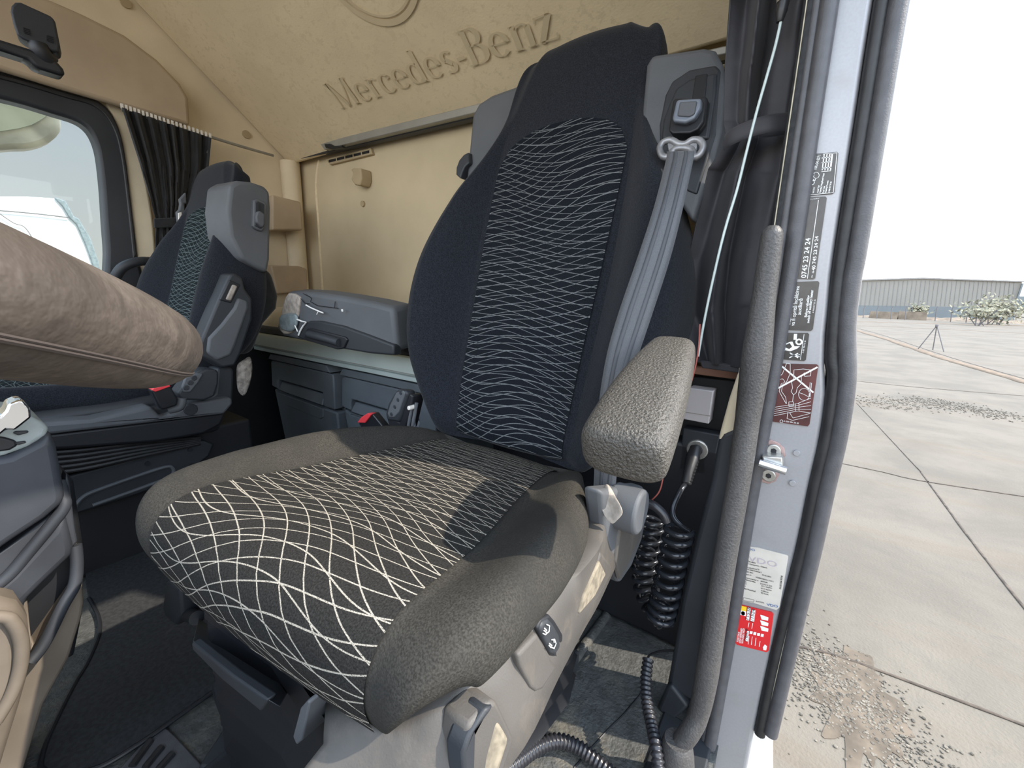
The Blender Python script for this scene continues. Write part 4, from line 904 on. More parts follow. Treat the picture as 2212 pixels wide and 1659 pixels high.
# overhead camera box on the header, top left
ob = empty('overhead_display', P(80, 90, 'x', -1.6)); tag(ob, 'small black box on a swivel arm, in front of the brown header panel', 'display')
pslab('housing', [(24, 12), (32, 4), (44, 4), (110, 34), (119, 44), (130, 100), (128, 112), (118, 112), (50, 84), (36, 74), (28, 50), (22, 24)], 'x', -1.62, (-0.05, 0.01, 0), 'shell_dark', ob, 0.012)
bm = bmesh.new()
for k in range(4):
    for (u, v) in ((50 + k * 0.5, 59 + k * 3.6), (101, 76 + k * 3.6)): tube_bm(bm, [P(u, v, 'x', -1.618), P(u + 15, v + 5, 'x', -1.618)], 0.0012, 5)
put('speaker_slots', from_bm(bm), 'black', ob)
tube('swivel', [P(82, 95, 'x', -1.63), P(88, 112, 'x', -1.63), P(100, 130, 'x', -1.64)], [0.018, 0.02, 0.024], 'black', ob, 16)
pslab('bracket', [(-120, 55), (0, 84), (60, 103), (100, 118), (122, 130), (138, 148), (143, 163), (130, 162), (78, 146), (70, 138), (62, 128), (0, 108), (-120, 80)], 'x', -1.62, (-0.05, 0, 0), 'black', ob, 0.008)

# ---------------------------------------------------------------- pillar at the open door
JY = 0.72
def strip(name, L, R, y, dep, m, parent=None, bevel=0.004, kinds=None):
    """upright strip between two traced edges"""
    def dense(T_): return catmull([Vector((a, b, 0)) for a, b in T_], 5)
    a = [P(p.x, p.y, 'y', y) for p in dense(L)]; b = [P(p.x, p.y, 'y', y) for p in dense(R)]
    # resample to the same heights so that faces stay even
    n = 40; z0 = max(a[0].z, b[0].z); z1 = min(a[-1].z, b[-1].z)
    def atz(A, z):
        for p, q in zip(A, A[1:]):
            if p.z >= z >= q.z: return p.lerp(q, (p.z - z) / max(1e-9, p.z - q.z))
        return A[0] if z > A[0].z else A[-1]
    bm = bmesh.new(); rows = []
    for i in range(n + 1):
        z = lerp(z0, z1, i / n); p, q = atz(a, z), atz(b, z); d = Vector((0, dep, 0)); p.z = q.z = z
        rows.append([bm.verts.new(p), bm.verts.new(q), bm.verts.new(q + d), bm.verts.new(p + d)])
    for i in range(n):
        for k in range(4): bm.faces.new((rows[i][k], rows[i][(k + 1) % 4], rows[i + 1][(k + 1) % 4], rows[i + 1][k]))
    bm.faces.new(rows[0][::-1]); bm.faces.new(rows[-1]); o = put(name, from_bm(bm, True, 30), m, parent)
    if bevel: bev(o, bevel, 3, 40)
    return o
Esl = [(1870, -400), (1810, 0), (1769, 270), (1730, 560), (1715, 601), (1698, 719), (1671, 838), (1661, 919), (1644, 990), (1619, 1139), (1599, 1278), (1575, 1417), (1552, 1536), (1532, 1659), (1505, 1800)]
Edk = [(1955, -400), (1886, 0), (1843, 280), (1800, 560), (1790, 669), (1779, 770), (1786, 821), (1773, 939), (1746, 1060), (1722, 1179), (1687, 1318), (1651, 1476), (1628, 1585)]
Ecr = [(2000, -400), (1926, 0), (1880, 280), (1837, 540), (1827, 601), (1816, 702), (1818, 821), (1800, 939), (1773, 1057), (1748, 1179), (1712, 1318), (1678, 1460), (1654, 1585)]
Eou = [(2030, -400), (1955, 0), (1907, 280), (1862, 560), (1848, 620), (1840, 700), (1841, 804), (1833, 871), (1816, 990), (1800, 1040), (1778, 1139), (1738, 1318), (1707, 1457), (1672, 1590)]
Ein = [(1795, -400), (1742, 0), (1706, 250), (1671, 493), (1650, 650), (1620, 850), (1590, 1010), (1560, 1180), (1535, 1330), (1520, 1480), (1505, 1560), (1482, 1659), (1455, 1800)]
Emd = [(1832, -400), (1773, 0), (1735, 260), (1700, 493), (1683, 640), (1655, 838), (1625, 1010), (1600, 1150), (1575, 1330), (1550, 1480), (1530, 1590), (1512, 1659), (1485, 1800)]
Esi = [(a - 2, b) for a, b in Esl]
struct(strip('wall_pillar', Ein, Edk, JY + 0.004, 0.10, 'paint', None, 0.006))
struct(box('trim_12', (-0.06, 0.724, 0.60), (0.03, 0.90, 1.30), 'paint'))
# lower painted body below the seal
o = struct(pslab('trim_5', [(1505, 1659), (1560, 1500), (1630, 1578), (1662, 1588), (1664, 1900), (1400, 2100)], 'y', JY + 0.03, (0, 0.09, 0), 'paint_white', None, 0.008))
sl = empty('door_seal', P(1700, 800, 'y', JY)); tag(sl, 'inner black rubber door seal with two ribs running down beside the stickers', 'seal')
def edge_tube(name, E, du, r, y, m, parent, flat=None, top=-400, bot=1800):
    pts = [P(a + du, b, 'y', y) for a, b in E if top <= b <= bot]; return tube(name, pts, r, m, parent, 14, 6, flat=flat)
def mid_edge(A, B, f):
    out = []
    for a, v in A:
        for (p, v0), (q, v1) in zip(B, B[1:]):
            if v0 <= v <= v1: out.append((lerp(a, lerp(p, q, (v - v0) / (v1 - v0)), f), v)); break
    return out
edge_tube('rib', mid_edge(Emd, Esl, 0.52), 0, 0.0105, JY - 0.006, 'rubber_grey', sl)
edge_tube('rib', mid_edge(Ein, Emd, 0.80), 0, 0.0062, JY - 0.004, 'rubber_grey', sl)
edge_tube('fuzzy_strip', mid_edge(Ein, Emd, 0.35), 0, 0.0085, JY + 0.0, 'mat_black', sl)
edge_tube('cream_edge', Ein, 2, 0.0014, JY - 0.006, 'seal_line', sl)
so_ = empty('outer_seal', P(1830, 600, 'y', JY)); tag(so_, 'outer double rubber seal along the outside edge of the pillar', 'seal')
strip('channel', Edk, Ecr, JY + 0.006, 0.07, 'rubber', so_, 0.004)
edge_tube('channel_roll', mid_edge(Edk, Ecr, 0.5), 0, 0.0085, JY + 0.006, 'rubber', so_)
edge_tube('cream_edge', Ecr, 0, 0.0016, JY + 0.001, 'seal_line', so_)
edge_tube('outer_roll', mid_edge(Ecr, Eou, 0.55), 0, 0.0105, JY + 0.004, 'rubber_grey', so_)

# stickers: plate + print, text runs upwards
R_UP = (0, 0, 1); U_LF = (-1, 0, 0)
def j(u, v, d=0.0): return P(u, v, 'y', JY + 0.0015 - d)
def sticker(name, px, m, lab, cat='sticker', grp=None):
    r = [j(u, v) for u, v in px]; o = slab(name, r, (0, 0.002, 0), m, None, 0); tag(o, lab, cat, grp); return o
def quad_print(bm, px, d=0.0006):
    bm.faces.new([bm.verts.new(j(u, v, d)) for u, v in px])
def rect_between(bm, a, b, w_, d=0.0006):
    p, q = j(*a, d), j(*b, d); t = (q - p).normalized(); n_ = Vector((-t.z, 0, t.x)) * w_ / 2
    bm.faces.new([bm.verts.new(x) for x in (p + n_, q + n_, q - n_, p - n_)])
def px_text(bm, s, u, v, u2, v2, hpx, d=0.0006, thick=0.0, up=None):
    """text from pixel (u,v) to (u2,v2) on the pillar face; height given in pixels"""
    p, q = j(u, v, d), j(u2, v2, d); L = (q - p).length; rt = (q - p).normalized(); upv_ = Vector((-rt.z, 0, rt.x))
    if upv_.x > 0 and up is None: upv_ = -upv_
    if up is not None: upv_ = upv_ if upv_.dot(Vector(up)) > 0 else -upv_
    h = hpx * (j(u + 1, v, d) - j(u, v, d)).length
    b2 = bmesh.new(); text_bm_into(b2, s, (0, 0, 0), (1, 0, 0), (0, 1, 0), 1.0, thick=thick)
    xs = [w_.co.x for w_ in b2.verts]; ys = [w_.co.y for w_ in b2.verts]
    if not xs: b2.free(); return
    sx_ = L / (max(xs) - min(xs)); x0 = min(xs); ysc = h / 0.72; mp = {}
    for w_ in b2.verts: mp[w_] = bm.verts.new(p + rt * (w_.co.x - x0) * sx_ + upv_ * w_.co.y * ysc)
    for f in b2.faces:
        try: bm.faces.new([mp[w_] for w_ in f.verts])
        except ValueError: pass
    b2.free()
# 1 approval plate
s1 = sticker('sticker', [(1740, 333), (1776, 331), (1808, 328), (1811, 331), (1803, 414), (1799, 418), (1735, 423)], 'print_dark', 'small black approval plate with CE mark, topmost sticker on the pillar', 'sticker', 'stickers on the door pillar')
bm = bmesh.new()
for a, b in (((1778, 333), (1808, 330)), ((1808, 330), (1800, 416)), ((1800, 416), (1750, 421))): rect_between(bm, a, b, 0.0006)
px_text(bm, 'CE', 1758, 400, 1762, 386, 9, thick=0.02); px_text(bm, 'E1', 1758, 383, 1760, 375, 7, thick=0.02)
px_text(bm, '10R-04 6271', 1764, 366, 1773, 335, 6.5, thick=0.02)
px_text(bm, '72/245/EEC 035', 1755, 369, 1764, 338, 6)
ccx = [j(1763 + 6.5 * math.cos(a), 379 + 7 * math.sin(a) * 0.95 - 0.5, 0.0006) for a in [2 * PI * k / 20 for k in range(21)]]
for p, q in zip(ccx, ccx[1:]):
    t = (q - p).normalized(); n_ = Vector((-t.z, 0, t.x)) * 0.0003; bm.faces.new([bm.verts.new(x) for x in (p + n_, q + n_, q - n_, p - n_)])
for k, (s_, a, b) in enumerate((('Made in Germany', (1758, 417), (1760, 404)), ('Model Type', (1768, 416), (1770, 400)), ('Operating Voltage/Rated Output', (1773, 416), (1781, 374)), ('Fuel Type', (1780, 416), (1782, 402)), ('Heating Process', (1785, 416), (1790, 390)), ('A 960 817 38 35', (1792, 416), (1797, 392)))): px_text(bm, s_, a[0], a[1], b[0], b[1], 3.6, thick=0.03)
for k in range(4):
    u = 1776 + k * 6; rect_between(bm, (u, 368), (u + 4.5, 333), 0.0012)
for v in (340, 350, 362): rect_between(bm, (1775, v + 1.5), (1796, v - 1), 0.0010)
rect_between(bm, (1774, 371), (1795, 369), 0.0006); rect_between(bm, (1793, 368), (1796, 333), 0.0006)
put('print', from_bm(bm, False), 'ink_white', s1)
# 2 phone number sticker
s2 = sticker('sticker', [(1735, 427), (1783, 424), (1786, 428), (1761, 601), (1757, 603), (1705, 601)], 'print_dark', 'tall black sticker with two white phone numbers on the pillar', 'sticker', 'stickers on the door pillar')
bm = bmesh.new()
rect_between(bm, (1742, 450), (1722, 602), 0.0007); rect_between(bm, (1768, 432), (1744, 602), 0.0007)
px_text(bm, '0745 23 24 24', 1741, 600, 1751, 514, 11, thick=0.015)
px_text(bm, '+40 745 23 24 24', 1760, 590, 1768, 510, 7.5, thick=0.015)
px_text(bm, 'din', 1755, 600, 1756, 594, 3.5); px_text(bm, 'A 960 817 12 15', 1770, 427, 1746, 430, 3.2, up=(0, 0, -1))
put('print', from_bm(bm, False), 'ink_white', s2)
# 3 auxiliary heater notice
s3 = sticker('sticker', [(1700, 610), (1767, 607), (1770, 611), (1756, 711), (1752, 715), (1685, 712)], 'print_dark', 'black notice in two languages about the auxiliary heater, on the pillar', 'sticker', 'stickers on the door pillar')
bm = bmesh.new()
px_text(bm, '\u00cenaintea aliment\u0103rii', 1707, 702, 1716, 618, 8, thick=0.01)
px_text(bm, 'va fi oprit\u0103 \u00eenc\u0103lzirea', 1716, 704, 1727, 618, 8.5, thick=0.01)
px_text(bm, 'auxiliar\u0103', 1730, 680, 1734, 645, 8.5, thick=0.01)
px_text(bm, 'Before refuelling', 1743, 685, 1749, 638, 6, thick=0.02)
px_text(bm, 'switch off auxiliary heater', 1748, 698, 1757, 626, 6, thick=0.02)
px_text(bm, 'A 960 817 25 35', 1758, 676, 1762, 647, 3.4)
put('print', from_bm(bm, False), 'ink_white', s3)
# 4 cab tilt pictogram
s4 = sticker('sticker', [(1690, 719), (1745, 719), (1748, 722), (1741, 777), (1737, 780), (1675, 775)], 'print_dark', 'small black pictogram sticker with a tipped cab and crossed-out person on the pillar', 'sticker', 'stickers on the door pillar')
bm = bmesh.new()
def ppoly(bm, px): bm.faces.new([bm.verts.new(j(u, v, 0.0006)) for u, v in px])
ppoly(bm, [(1691, 749), (1695, 743), (1708, 738), (1706, 741), (1697, 745), (1695, 750)]); ppoly(bm, [(1708, 738), (1712, 738), (1716, 748), (1711, 749), (1706, 741)]); ppoly(bm, [(1716, 748), (1728, 748), (1722, 753), (1707, 759), (1711, 749)]); ppoly(bm, [(1707, 759), (1694, 756), (1691, 749), (1695, 750), (1705, 754), (1711, 749)])
ppoly(bm, [(1715, 721), (1722, 721), (1721, 734), (1714, 734)])
cc = [(1726 + 8 * math.cos(a), 738.5 + 7 * math.sin(a), 1726 + 4 * math.cos(a), 738.5 + 3.5 * math.sin(a)) for a in [2 * PI * k / 20 for k in range(21)]]
for a, b in zip(cc, cc[1:]): ppoly(bm, [(a[0], a[1]), (b[0], b[1]), (b[2], b[3]), (a[2], a[3])])
rect_between(bm, (1737, 722), (1729, 777), 0.0006); rect_between(bm, (1706, 762), (1724, 773), 0.0013); rect_between(bm, (1724, 763), (1705, 773), 0.0013); rect_between(bm, (1708, 765), (1728, 771), 0.0009); rect_between(bm, (1708, 770), (1728, 766), 0.0009)
px_text(bm, 'A 001 984 72 38', 1736, 763, 1741, 736, 3.4)
put('print', from_bm(bm, False), 'ink_white', s4)
# 5 crossed-out drawing
s5 = sticker('sticker', [(1678, 785), (1764, 787), (1768, 790), (1749, 916), (1745, 921), (1655, 909)], 'print_maroon', 'square black and dark red sticker with a crossed-out line drawing of a tool and cables', 'sticker', 'stickers on the door pillar')
bm = bmesh.new()
rect_between(bm, (1685, 788), (1757, 848), 0.0022); rect_between(bm, (1766, 793), (1676, 841), 0.0022)
def pline(bm, px, w_=0.0005):
    for a, b in zip(px, px[1:]): rect_between(bm, a, b, w_)
pline(bm, [(1699, 785), (1690, 808), (1685, 812), (1684, 820), (1690, 818), (1694, 822), (1697, 830), (1707, 806), (1707, 786), (1699, 785)]); pline(bm, [(1688, 828), (1683, 845), (1690, 858), (1698, 872)]); pline(bm, [(1692, 826), (1688, 845), (1697, 858), (1699, 872)])
pline(bm, [(1715, 799), (1735, 797), (1752, 799), (1751, 812), (1738, 813), (1738, 805), (1731, 812), (1731, 828), (1722, 838), (1720, 848), (1714, 853), (1709, 846), (1712, 838), (1710, 825), (1714, 822), (1715, 799)])
pline(bm, [(1714, 853), (1712, 868)]); pline(bm, [(1750, 826), (1747, 862)]); pline(bm, [(1753, 827), (1750, 858)])
pline(bm, [(1737 + 12 * math.cos(a), 852 + 13 * math.sin(a)) for a in [2 * PI * k / 18 for k in range(19)]]); pline(bm, [(1726, 848), (1737, 852), (1748, 858)])
for k in range(5): pline(bm, [(1672, 880 + k * 4.5), (1722, 872 + k * 4), (1752, 860 + k * 8)], 0.0005)
pline(bm, [(1718, 872), (1726, 872), (1726, 888), (1718, 889), (1718, 872)]); pline(bm, [(1704, 868), (1714, 868), (1714, 876), (1704, 877), (1704, 868)])
pline(bm, [(1702, 890), (1700, 904), (1712, 908), (1748, 900)]); pline(bm, [(1706, 892), (1713, 903), (1750, 893)])
px_text(bm, 'A 004 584 38 38', 1693, 911, 1725, 916, 4, up=(0, 0, 1))
pline(bm, [(1688 + 3.2 * math.cos(a), 910 + 3.2 * math.sin(a)) for a in [2 * PI * k / 12 for k in range(13)]], 0.0005)
put('print', from_bm(bm, False), 'ink_white', s5)
# 6 workshop label
s6 = sticker('sticker', [(1613, 1180), (1640, 1184), (1701, 1200), (1703, 1203), (1684, 1312), (1677, 1318), (1630, 1303), (1595, 1296)], 'paper_old', 'worn off-white workshop label with small print and blue VDO marks', 'sticker', 'stickers on the door pillar')
bm = bmesh.new(); px_text(bm, 'VDO', 1617, 1212, 1679, 1226, 14, up=(0, 0, 1), thick=0.0); put('watermark', from_bm(bm, False), 'ink_pale', s6)
bm = bmesh.new(); px_text(bm, 'VDO', 1656, 1308, 1681, 1313, 6, up=(0, 0, 1), thick=0.02); px_text(bm, 'DO', 1617, 1188, 1631, 1191, 5.5, up=(0, 0, 1), thick=0.02); put('blue_marks', from_bm(bm, False), 'ink_blue', s6)
bm = bmesh.new()
def tl(s_, a, b, h=3.4): px_text(bm, s_, a[0], a[1], b[0], b[1], h, up=(0, 0, 1), thick=0.02)
tl('DK 6074', (1616, 1214), (1632, 1218)); tl('P. Christensen - Odense', (1615, 1219), (1657, 1228)); tl('Kratholmvej 23', (1614, 1227), (1640, 1232)); tl('DK-5260 Odense S', (1613, 1231), (1645, 1238)); tl('Kal. dato', (1612, 1236), (1627, 1239)); tl('Stel nr.', (1611, 1242), (1624, 1244))
tl('29-01-2021', (1646, 1243), (1666, 1248)); tl('WDB9634031L1114711', (1632, 1248), (1671, 1258)); tl('Kommmerciel nr', (1610, 1249), (1639, 1256)); tl('4975248', (1643, 1257), (1658, 1260)); tl('D\u00e6kst\u00f8rrelse', (1609, 1253), (1632, 1259)); tl('315/70 R 22.5', (1642, 1262), (1668, 1268)); tl('w=', (1608, 1258), (1613, 1259)); tl('6711 imp/km', (1645, 1267), (1668, 1272)); tl('k=', (1608, 1262), (1613, 1263)); tl('6711 imp/km', (1644, 1272), (1667, 1277)); tl('l=', (1607, 1267), (1611, 1268)); tl('3150mm', (1644, 1277), (1660, 1281)); tl('Max Hastighed', (1606, 1272), (1632, 1279)); tl('90 km/t', (1644, 1282), (1660, 1286)); tl('SL7YR72', (1633, 1300), (1651, 1304), 3)
pline(bm, [(1606, 1291), (1629, 1296), (1628, 1301), (1605, 1297), (1606, 1291)])
px_text(bm, 'DLEDUM REVE', 1687, 1273, 1691, 1244, 3.6, thick=0.02)
put('print', from_bm(bm, False), 'print_dark', s6)
# 7 oil change label
s7 = sticker('sticker', [(1596, 1306), (1600, 1307), (1667, 1323), (1671, 1327), (1661, 1405), (1656, 1409), (1592, 1393), (1588, 1388)], 'label_red', 'red oil change label with yellow corner and handwritten figures, lowest on the pillar', 'sticker', 'stickers on the door pillar')
bm = bmesh.new(); ppoly(bm, [(1599, 1308), (1613, 1311), (1612, 1321), (1598, 1318)]); put('yellow_corner', from_bm(bm, False), 'label_yellow', s7)
bm = bmesh.new(); ppoly(bm, [(1598, 1318), (1612, 1321), (1611, 1331), (1598, 1328)])
ppoly(bm, [(1615, 1312), (1622, 1314), (1618, 1341), (1612, 1339)]); ppoly(bm, [(1625, 1316), (1632, 1318), (1629, 1343), (1621, 1341)]); ppoly(bm, [(1614, 1363), (1618, 1363), (1615, 1386), (1610, 1384)])
for u in (1620, 1628, 1636, 1644): ppoly(bm, [(u, 1363 + (u - 1620) * .25), (u + 6, 1364 + (u - 1620) * .25), (u + 5, 1370 + (u - 1620) * .25), (u - 1, 1369 + (u - 1620) * .25)])
px_text(bm, 'YOUR CAR IS', 1595, 1388, 1598, 1366, 3.6, thick=0.02); px_text(bm, 'NOW REFRESHED', 1600, 1390, 1604, 1358, 3.6, thick=0.02); px_text(bm, 'WITH SHELL HELIX', 1605, 1391, 1609, 1358, 3.6, thick=0.02)
for u, a, b in ((1616, 1392, 1374), (1623, 1393, 1375), (1631, 1395, 1378), (1640, 1397, 1385), (1616, 1355, 1345), (1624, 1358, 1346)): rect_between(bm, (u, a), (u + 2, b), 0.0008)
for k in range(3): ppoly(bm, [(1641 + 1, 1328 + k * 12), (1650, 1330 + k * 12), (1660, 1334 + k * 12), (1659, 1341 + k * 12), (1645, 1338 + k * 12)])
ppoly(bm, [(1648, 1398), (1652, 1392), (1657, 1396), (1655, 1405), (1649, 1404)])
put('print', from_bm(bm, False), 'ink_white', s7)
bm = bmesh.new(); px_text(bm, '71538', 1617, 1341, 1622, 1313, 7, 0.0011); px_text(bm, '1/1524', 1627, 1345, 1631, 1317, 7, 0.0011); px_text(bm, '7/6K9', 1613, 1388, 1617, 1360, 6, 0.0011); put('handwriting', from_bm(bm, False), 'ink_black', s7)
bm = bmesh.new(); ppoly(bm, [(1601, 1322), (1605, 1320), (1609, 1323), (1609, 1328), (1605, 1330), (1601, 1327)]); put('shell_badge', from_bm(bm, False), 'label_yellow', s7)

# striker on the pillar
sk = empty('door_striker', j(1668, 1005)); tag(sk, 'metal door striker with two torx screws on a pinkish plate', 'striker')
pslab('plate', [(1648, 957), (1664, 950), (1682, 957), (1694, 968), (1697, 985), (1680, 1000), (1684, 1025), (1675, 1040), (1660, 1046), (1642, 1040)], 'y', JY + 0.001, (0, 0.003, 0), 'rust_pink', sk, 0.001)
for u, v in ((1671, 974), (1660, 1028)):
    p = P(u, v, 'y', JY - 0.003); s_ = cyl('screw', p, p + Vector((0, 0.005, 0)), 0.0098, 'steel', sk, 24, 0.0015)
    cyl('socket', p + Vector((0, -0.0003, 0)), p + Vector((0, 0.001, 0)), 0.0042, 'black', s_, 6)
tube('bar', [P(1640, 1000, 'y', JY - 0.03), P(1698, 1018, 'y', JY - 0.03)], 0.0062, 'chrome', sk, 16, sm=False)
pslab('bracket', [(1645, 985), (1690, 988), (1692, 1010), (1650, 1003)], 'y', JY - 0.024, (0, 0.025, 0), 'steel', sk, 0.002)
for u, v in ((1721, 979), (1712, 1044)):
    p = j(u, v); o = cyl('paint_plug', p - Vector((0, .0008, 0)), p + Vector((0, 0.002, 0)), 0.0045, 'paint', None, 16, 0.0005); tag(o, ['small round painted plug right of the upper striker screw', 'small round painted plug right of the lower striker screw'][v > 1000], 'plug')

# grab handle
gh = empty('grab_handle', P(1465, 1640, 'y', 0.675)); tag(gh, 'long black leather-grained grab handle standing beside the door pillar', 'grab handle')
hp = [((1668, 500), (1668, 500), 0)]
HL = [(1641, 517), (1624, 635), (1607, 753), (1587, 905), (1577, 990), (1567, 1060), (1544, 1199), (1524, 1318), (1504, 1457), (1488, 1532)]
HR = [(1692, 517), (1678, 635), (1660, 790), (1643, 905), (1630, 985), (1618, 1060), (1592, 1199), (1572, 1318), (1550, 1457), (1532, 1548)]
pts = []; rad = []
for a, b in zip(HL, HR):
    hy = lerp(0.675, 0.622, max(0, (a[1] - 900) / 640.0)); p, q = P(a[0], a[1], 'y', hy), P(b[0], b[1], 'y', hy); pts.append((p + q) / 2); rad.append((q - p).length / 2 * 0.985)
top = pts[0] + Vector((0, 0, 0.011)); top2 = pts[0] + Vector((0, 0, 0.017))
pts = [top2, top] + pts + [P(1490, 1580, 'y', 0.612), P(1466, 1612, 'y', 0.605)]; rad = [rad[0] * 0.45, rad[0] * 0.85] + rad + [0.0155, 0.0145]
tube('grip', pts, rad, 'handle_leather', gh, 24, 5)
bs = [P(1464, 1598, 'y', 0.603), P(1462, 1622, 'y', 0.603), P(1458, 1690, 'y', 0.603)]
tube('base_cup', bs, [0.020, 0.026, 0.031], 'handle_leather', gh, 28, 4)
struct(box('trim_6', (-0.12, 0.52, FZ - 0.002), (-0.03, 0.73, FZ + 0.006), 'shell_dark', None, 0.01))
# grey lower trim box behind the handle
o = struct(pslab('trim_7', [(1551, 952), (1560, 935), (1640, 900), (1600, 1200), (1560, 1400), (1500, 1520), (1440, 1484), (1456, 1397), (1472, 1298), (1504, 1159), (1536, 1040)], 'y', 0.735, (0, 0.06, 0), 'shell_dark', None, 0.008))
o = struct(pslab('trim_8', [(1551, 952), (1556, 930), (1575, 860), (1592, 810), (1606, 780), (1640, 780), (1620, 950), (1600, 975), (1570, 972)], 'y', 0.737, (0, 0.05, 0), 'beige_panel', None, 0.006))
pf = pslab('pillar_foot', [(1440, 1484), (1450, 1480), (1488, 1528), (1470, 1545), (1450, 1560), (1432, 1552), (1420, 1530)], 'y', 0.725, (0, 0.03, 0), 'shell_dark', None, 0.006); tag(pf, 'dark grey trim foot at the bottom of the pillar beside the handle base', 'trim piece')

# curtain on the driver side with tie strap
cl = empty('window_curtain', P(1600, 400, 'y', 0.86)); tag(cl, 'dark grey curtain tied with a strap behind the driver seat, by the pillar', 'curtain')
curtain('cloth', [(0, (1600, -260), (1800, -260), 1.0), (1, (1577, 0), (1745, 0), 1.0), (2, (1566, 140), (1733, 140), 0.9), (3, (1563, 263), (1712, 260), 0.45), (4, (1570, 305), (1706, 290), 0.3), (5, (1530, 365), (1700, 380), 0.6), (6, (1486, 560), (1678, 540), 0.9), (7, (1470, 690), (1662, 650), 0.9), (8, (1505, 782), (1612, 796), 0.8)], 0.83, 2.2, 0.030, 'curtain_l', cl, 11, 'y', 110, hm=0.12)
tube('tie_strap', [P(1566, 308, 'y', 0.80), P(1580, 296, 'y', 0.785), P(1620, 278, 'y', 0.775), P(1665, 266, 'y', 0.775), P(1708, 262, 'y', 0.79)], 0.013, 'curtain_l', cl, 12, flat=0.25)
pslab('hem', [(1512, 780), (1598, 790), (1596, 806), (1516, 795)], 'y', 0.825, (0, 0.015, 0), 'curtain_l', cl, 0.002)
# stay cable in front of the curtain
cb = empty('stay_cable', P(1600, 380, 'y', 0.74)); tag(cb, 'thin pale steel cable with black sleeve hanging in front of the driver side curtain', 'cable')
tube('cable', [P(u, v, 'y', .745) for u, v in [(1690, 30), (1676, 95), (1655, 170), (1635, 240), (1612, 330), (1592, 410), (1565, 500), (1541, 600), (1522, 690), (1508, 770)]], 0.0020, 'alu', cb, 8)
tube('sleeve', [P(1694, -5, 'y', .745), P(1688, 25, 'y', .745), P(1684, 48, 'y', .745)], [0.0075, 0.0072, 0.004], 'sleeve', cb, 12)
tube('end_fitting', [P(1697, -40, 'y', .745), P(1693, 4, 'y', .745)], 0.0088, 'steel', cb, 14)
# red-black wire running down behind the armrest
o = tube('thin_wire', [P(u, v, 'y', 0.72) for u, v in [(1512, 700), (1508, 760), (1495, 820), (1470, 890), (1450, 950), (1436, 1010), (1425, 1060), (1402, 1085)]], 0.0012, 'wire_red', None, 6); tag(o, 'thin red-brown wire running down between the armrest and the bunk end', 'wire')

# end of the lower bunk and socket panel behind the driver seat
box2 = empty('bunk_end_box', P(1510, 960, 'y', 0.95)); tag(box2, 'black storage box end with power socket panel behind the driver armrest', 'storage box')
pslab('top_board', [(1480, 810), (1596, 822), (1600, 1000), (1440, 1000), (1440, 850)], 'y', 0.945, (0, 0.05, 0), 'black', box2, 0.004)
pslab('pale_cap', [(1488, 838), (1541, 845), (1531, 916), (1462, 903)], 'y', 0.90, (0, 0.04, 0), 'glove_box_white', box2, 0.002)
pslab('cap_groove', [(1466, 887), (1534, 898), (1533.5, 899.5), (1465.5, 888.5)], 'y', 0.8995, (0, 0.003, 0), 'leather_worn', box2)
pslab('tan_strip', [(1490, 792), (1594, 803), (1592, 820), (1482, 806)], 'y', 0.93, (0, 0.03, 0), 'tan_strip', box2, 0.002)
pslab('socket_panel', [(1475, 925), (1556, 940), (1536, 1030), (1466, 1015)], 'y', 0.90, (0, 0.03, 0), 'shell_dark', box2, 0.003)
p = P(1505, 972, 'y', 0.895); q_ = p + Vector((0, 0.012, 0)); cyl('socket_ring', p, q_, 0.0215, 'steel', box2, 28, 0.003); cyl('socket_core', p - Vector((0, .004, 0)), q_, 0.0115, 'black', box2, 20, 0.002)
box('lower_side', (-0.42, 0.90, FZ + 0.002), (-0.10, 1.26, -0.30), 'black', box2, 0.01)

# coiled cable plugged into the socket: two hanging spirals
cc_ = empty('coiled_cable', P(1430, 1350, 'y', 0.78)); tag(cc_, 'glossy black coiled cable hanging in two spirals from the power socket', 'cable')
tube('plug', [P(1503, 968, 'y', 0.885), P(1496, 990, 'y', .865), P(1487, 1020, 'y', .84), P(1482, 1044, 'y', .825)], [0.011, 0.0125, 0.0095, 0.0085], 'sleeve', cc_, 16)
bm = bmesh.new()
for k in range(9):
    t = k / 8; a = P(1498 - 14 * t, 985 + 55 * t, 'y', .868 - .042 * t); b = P(1498 - 14 * t - 0.8, 985 + 55 * t + 2.4, 'y', .868 - .042 * t); tube_bm(bm, [a, b], 0.0135 - 0.004 * t, 16)
put('strain_relief', from_bm(bm), 'black', cc_)
tube('lead', [P(1482, 1044, 'y', .825), P(1470, 1060, 'y', .80), P(1455, 1092, 'y', .78), P(1454, 1115, 'y', .77), P(1470, 1135, 'y', .765), P(1492, 1150, 'y', .76)], 0.0052, 'coil', cc_, 12)
def spiral(name, axis, rad_, turns, r, ph=0.0, n=26):
    ax_ = catmull(axis, 12); N_ = int(turns * n); pts = []
    for i in range(N_ + 1):
        t = i / N_ * (len(ax_) - 1); k = min(int(t), len(ax_) - 2); c = ax_[k].lerp(ax_[k + 1], t - k); tn = (ax_[k + 1] - ax_[k]).normalized()
        e1 = tn.cross(Vector((0, 1, 0))).normalized(); e2 = tn.cross(e1); a = 2 * PI * i / n + ph; pts.append(c + (e1 * math.cos(a) + e2 * math.sin(a)) * rad_)
    return tube(name, pts, r, 'coil', cc_, 10, sm=False)
spiral('front_coil', [P(u, v, 'y', .75) for u, v in [(1468, 1140), (1460, 1180), (1450, 1225), (1441, 1270), (1432, 1310), (1424, 1335)]], 0.0235, 10, 0.0052)
spiral('rear_coil', [P(u, v, 'y', .80) for u, v in [(1410, 1120), (1404, 1160), (1395, 1205), (1392, 1245), (1400, 1285), (1420, 1320), (1436, 1335)]], 0.022, 12.5, 0.005)
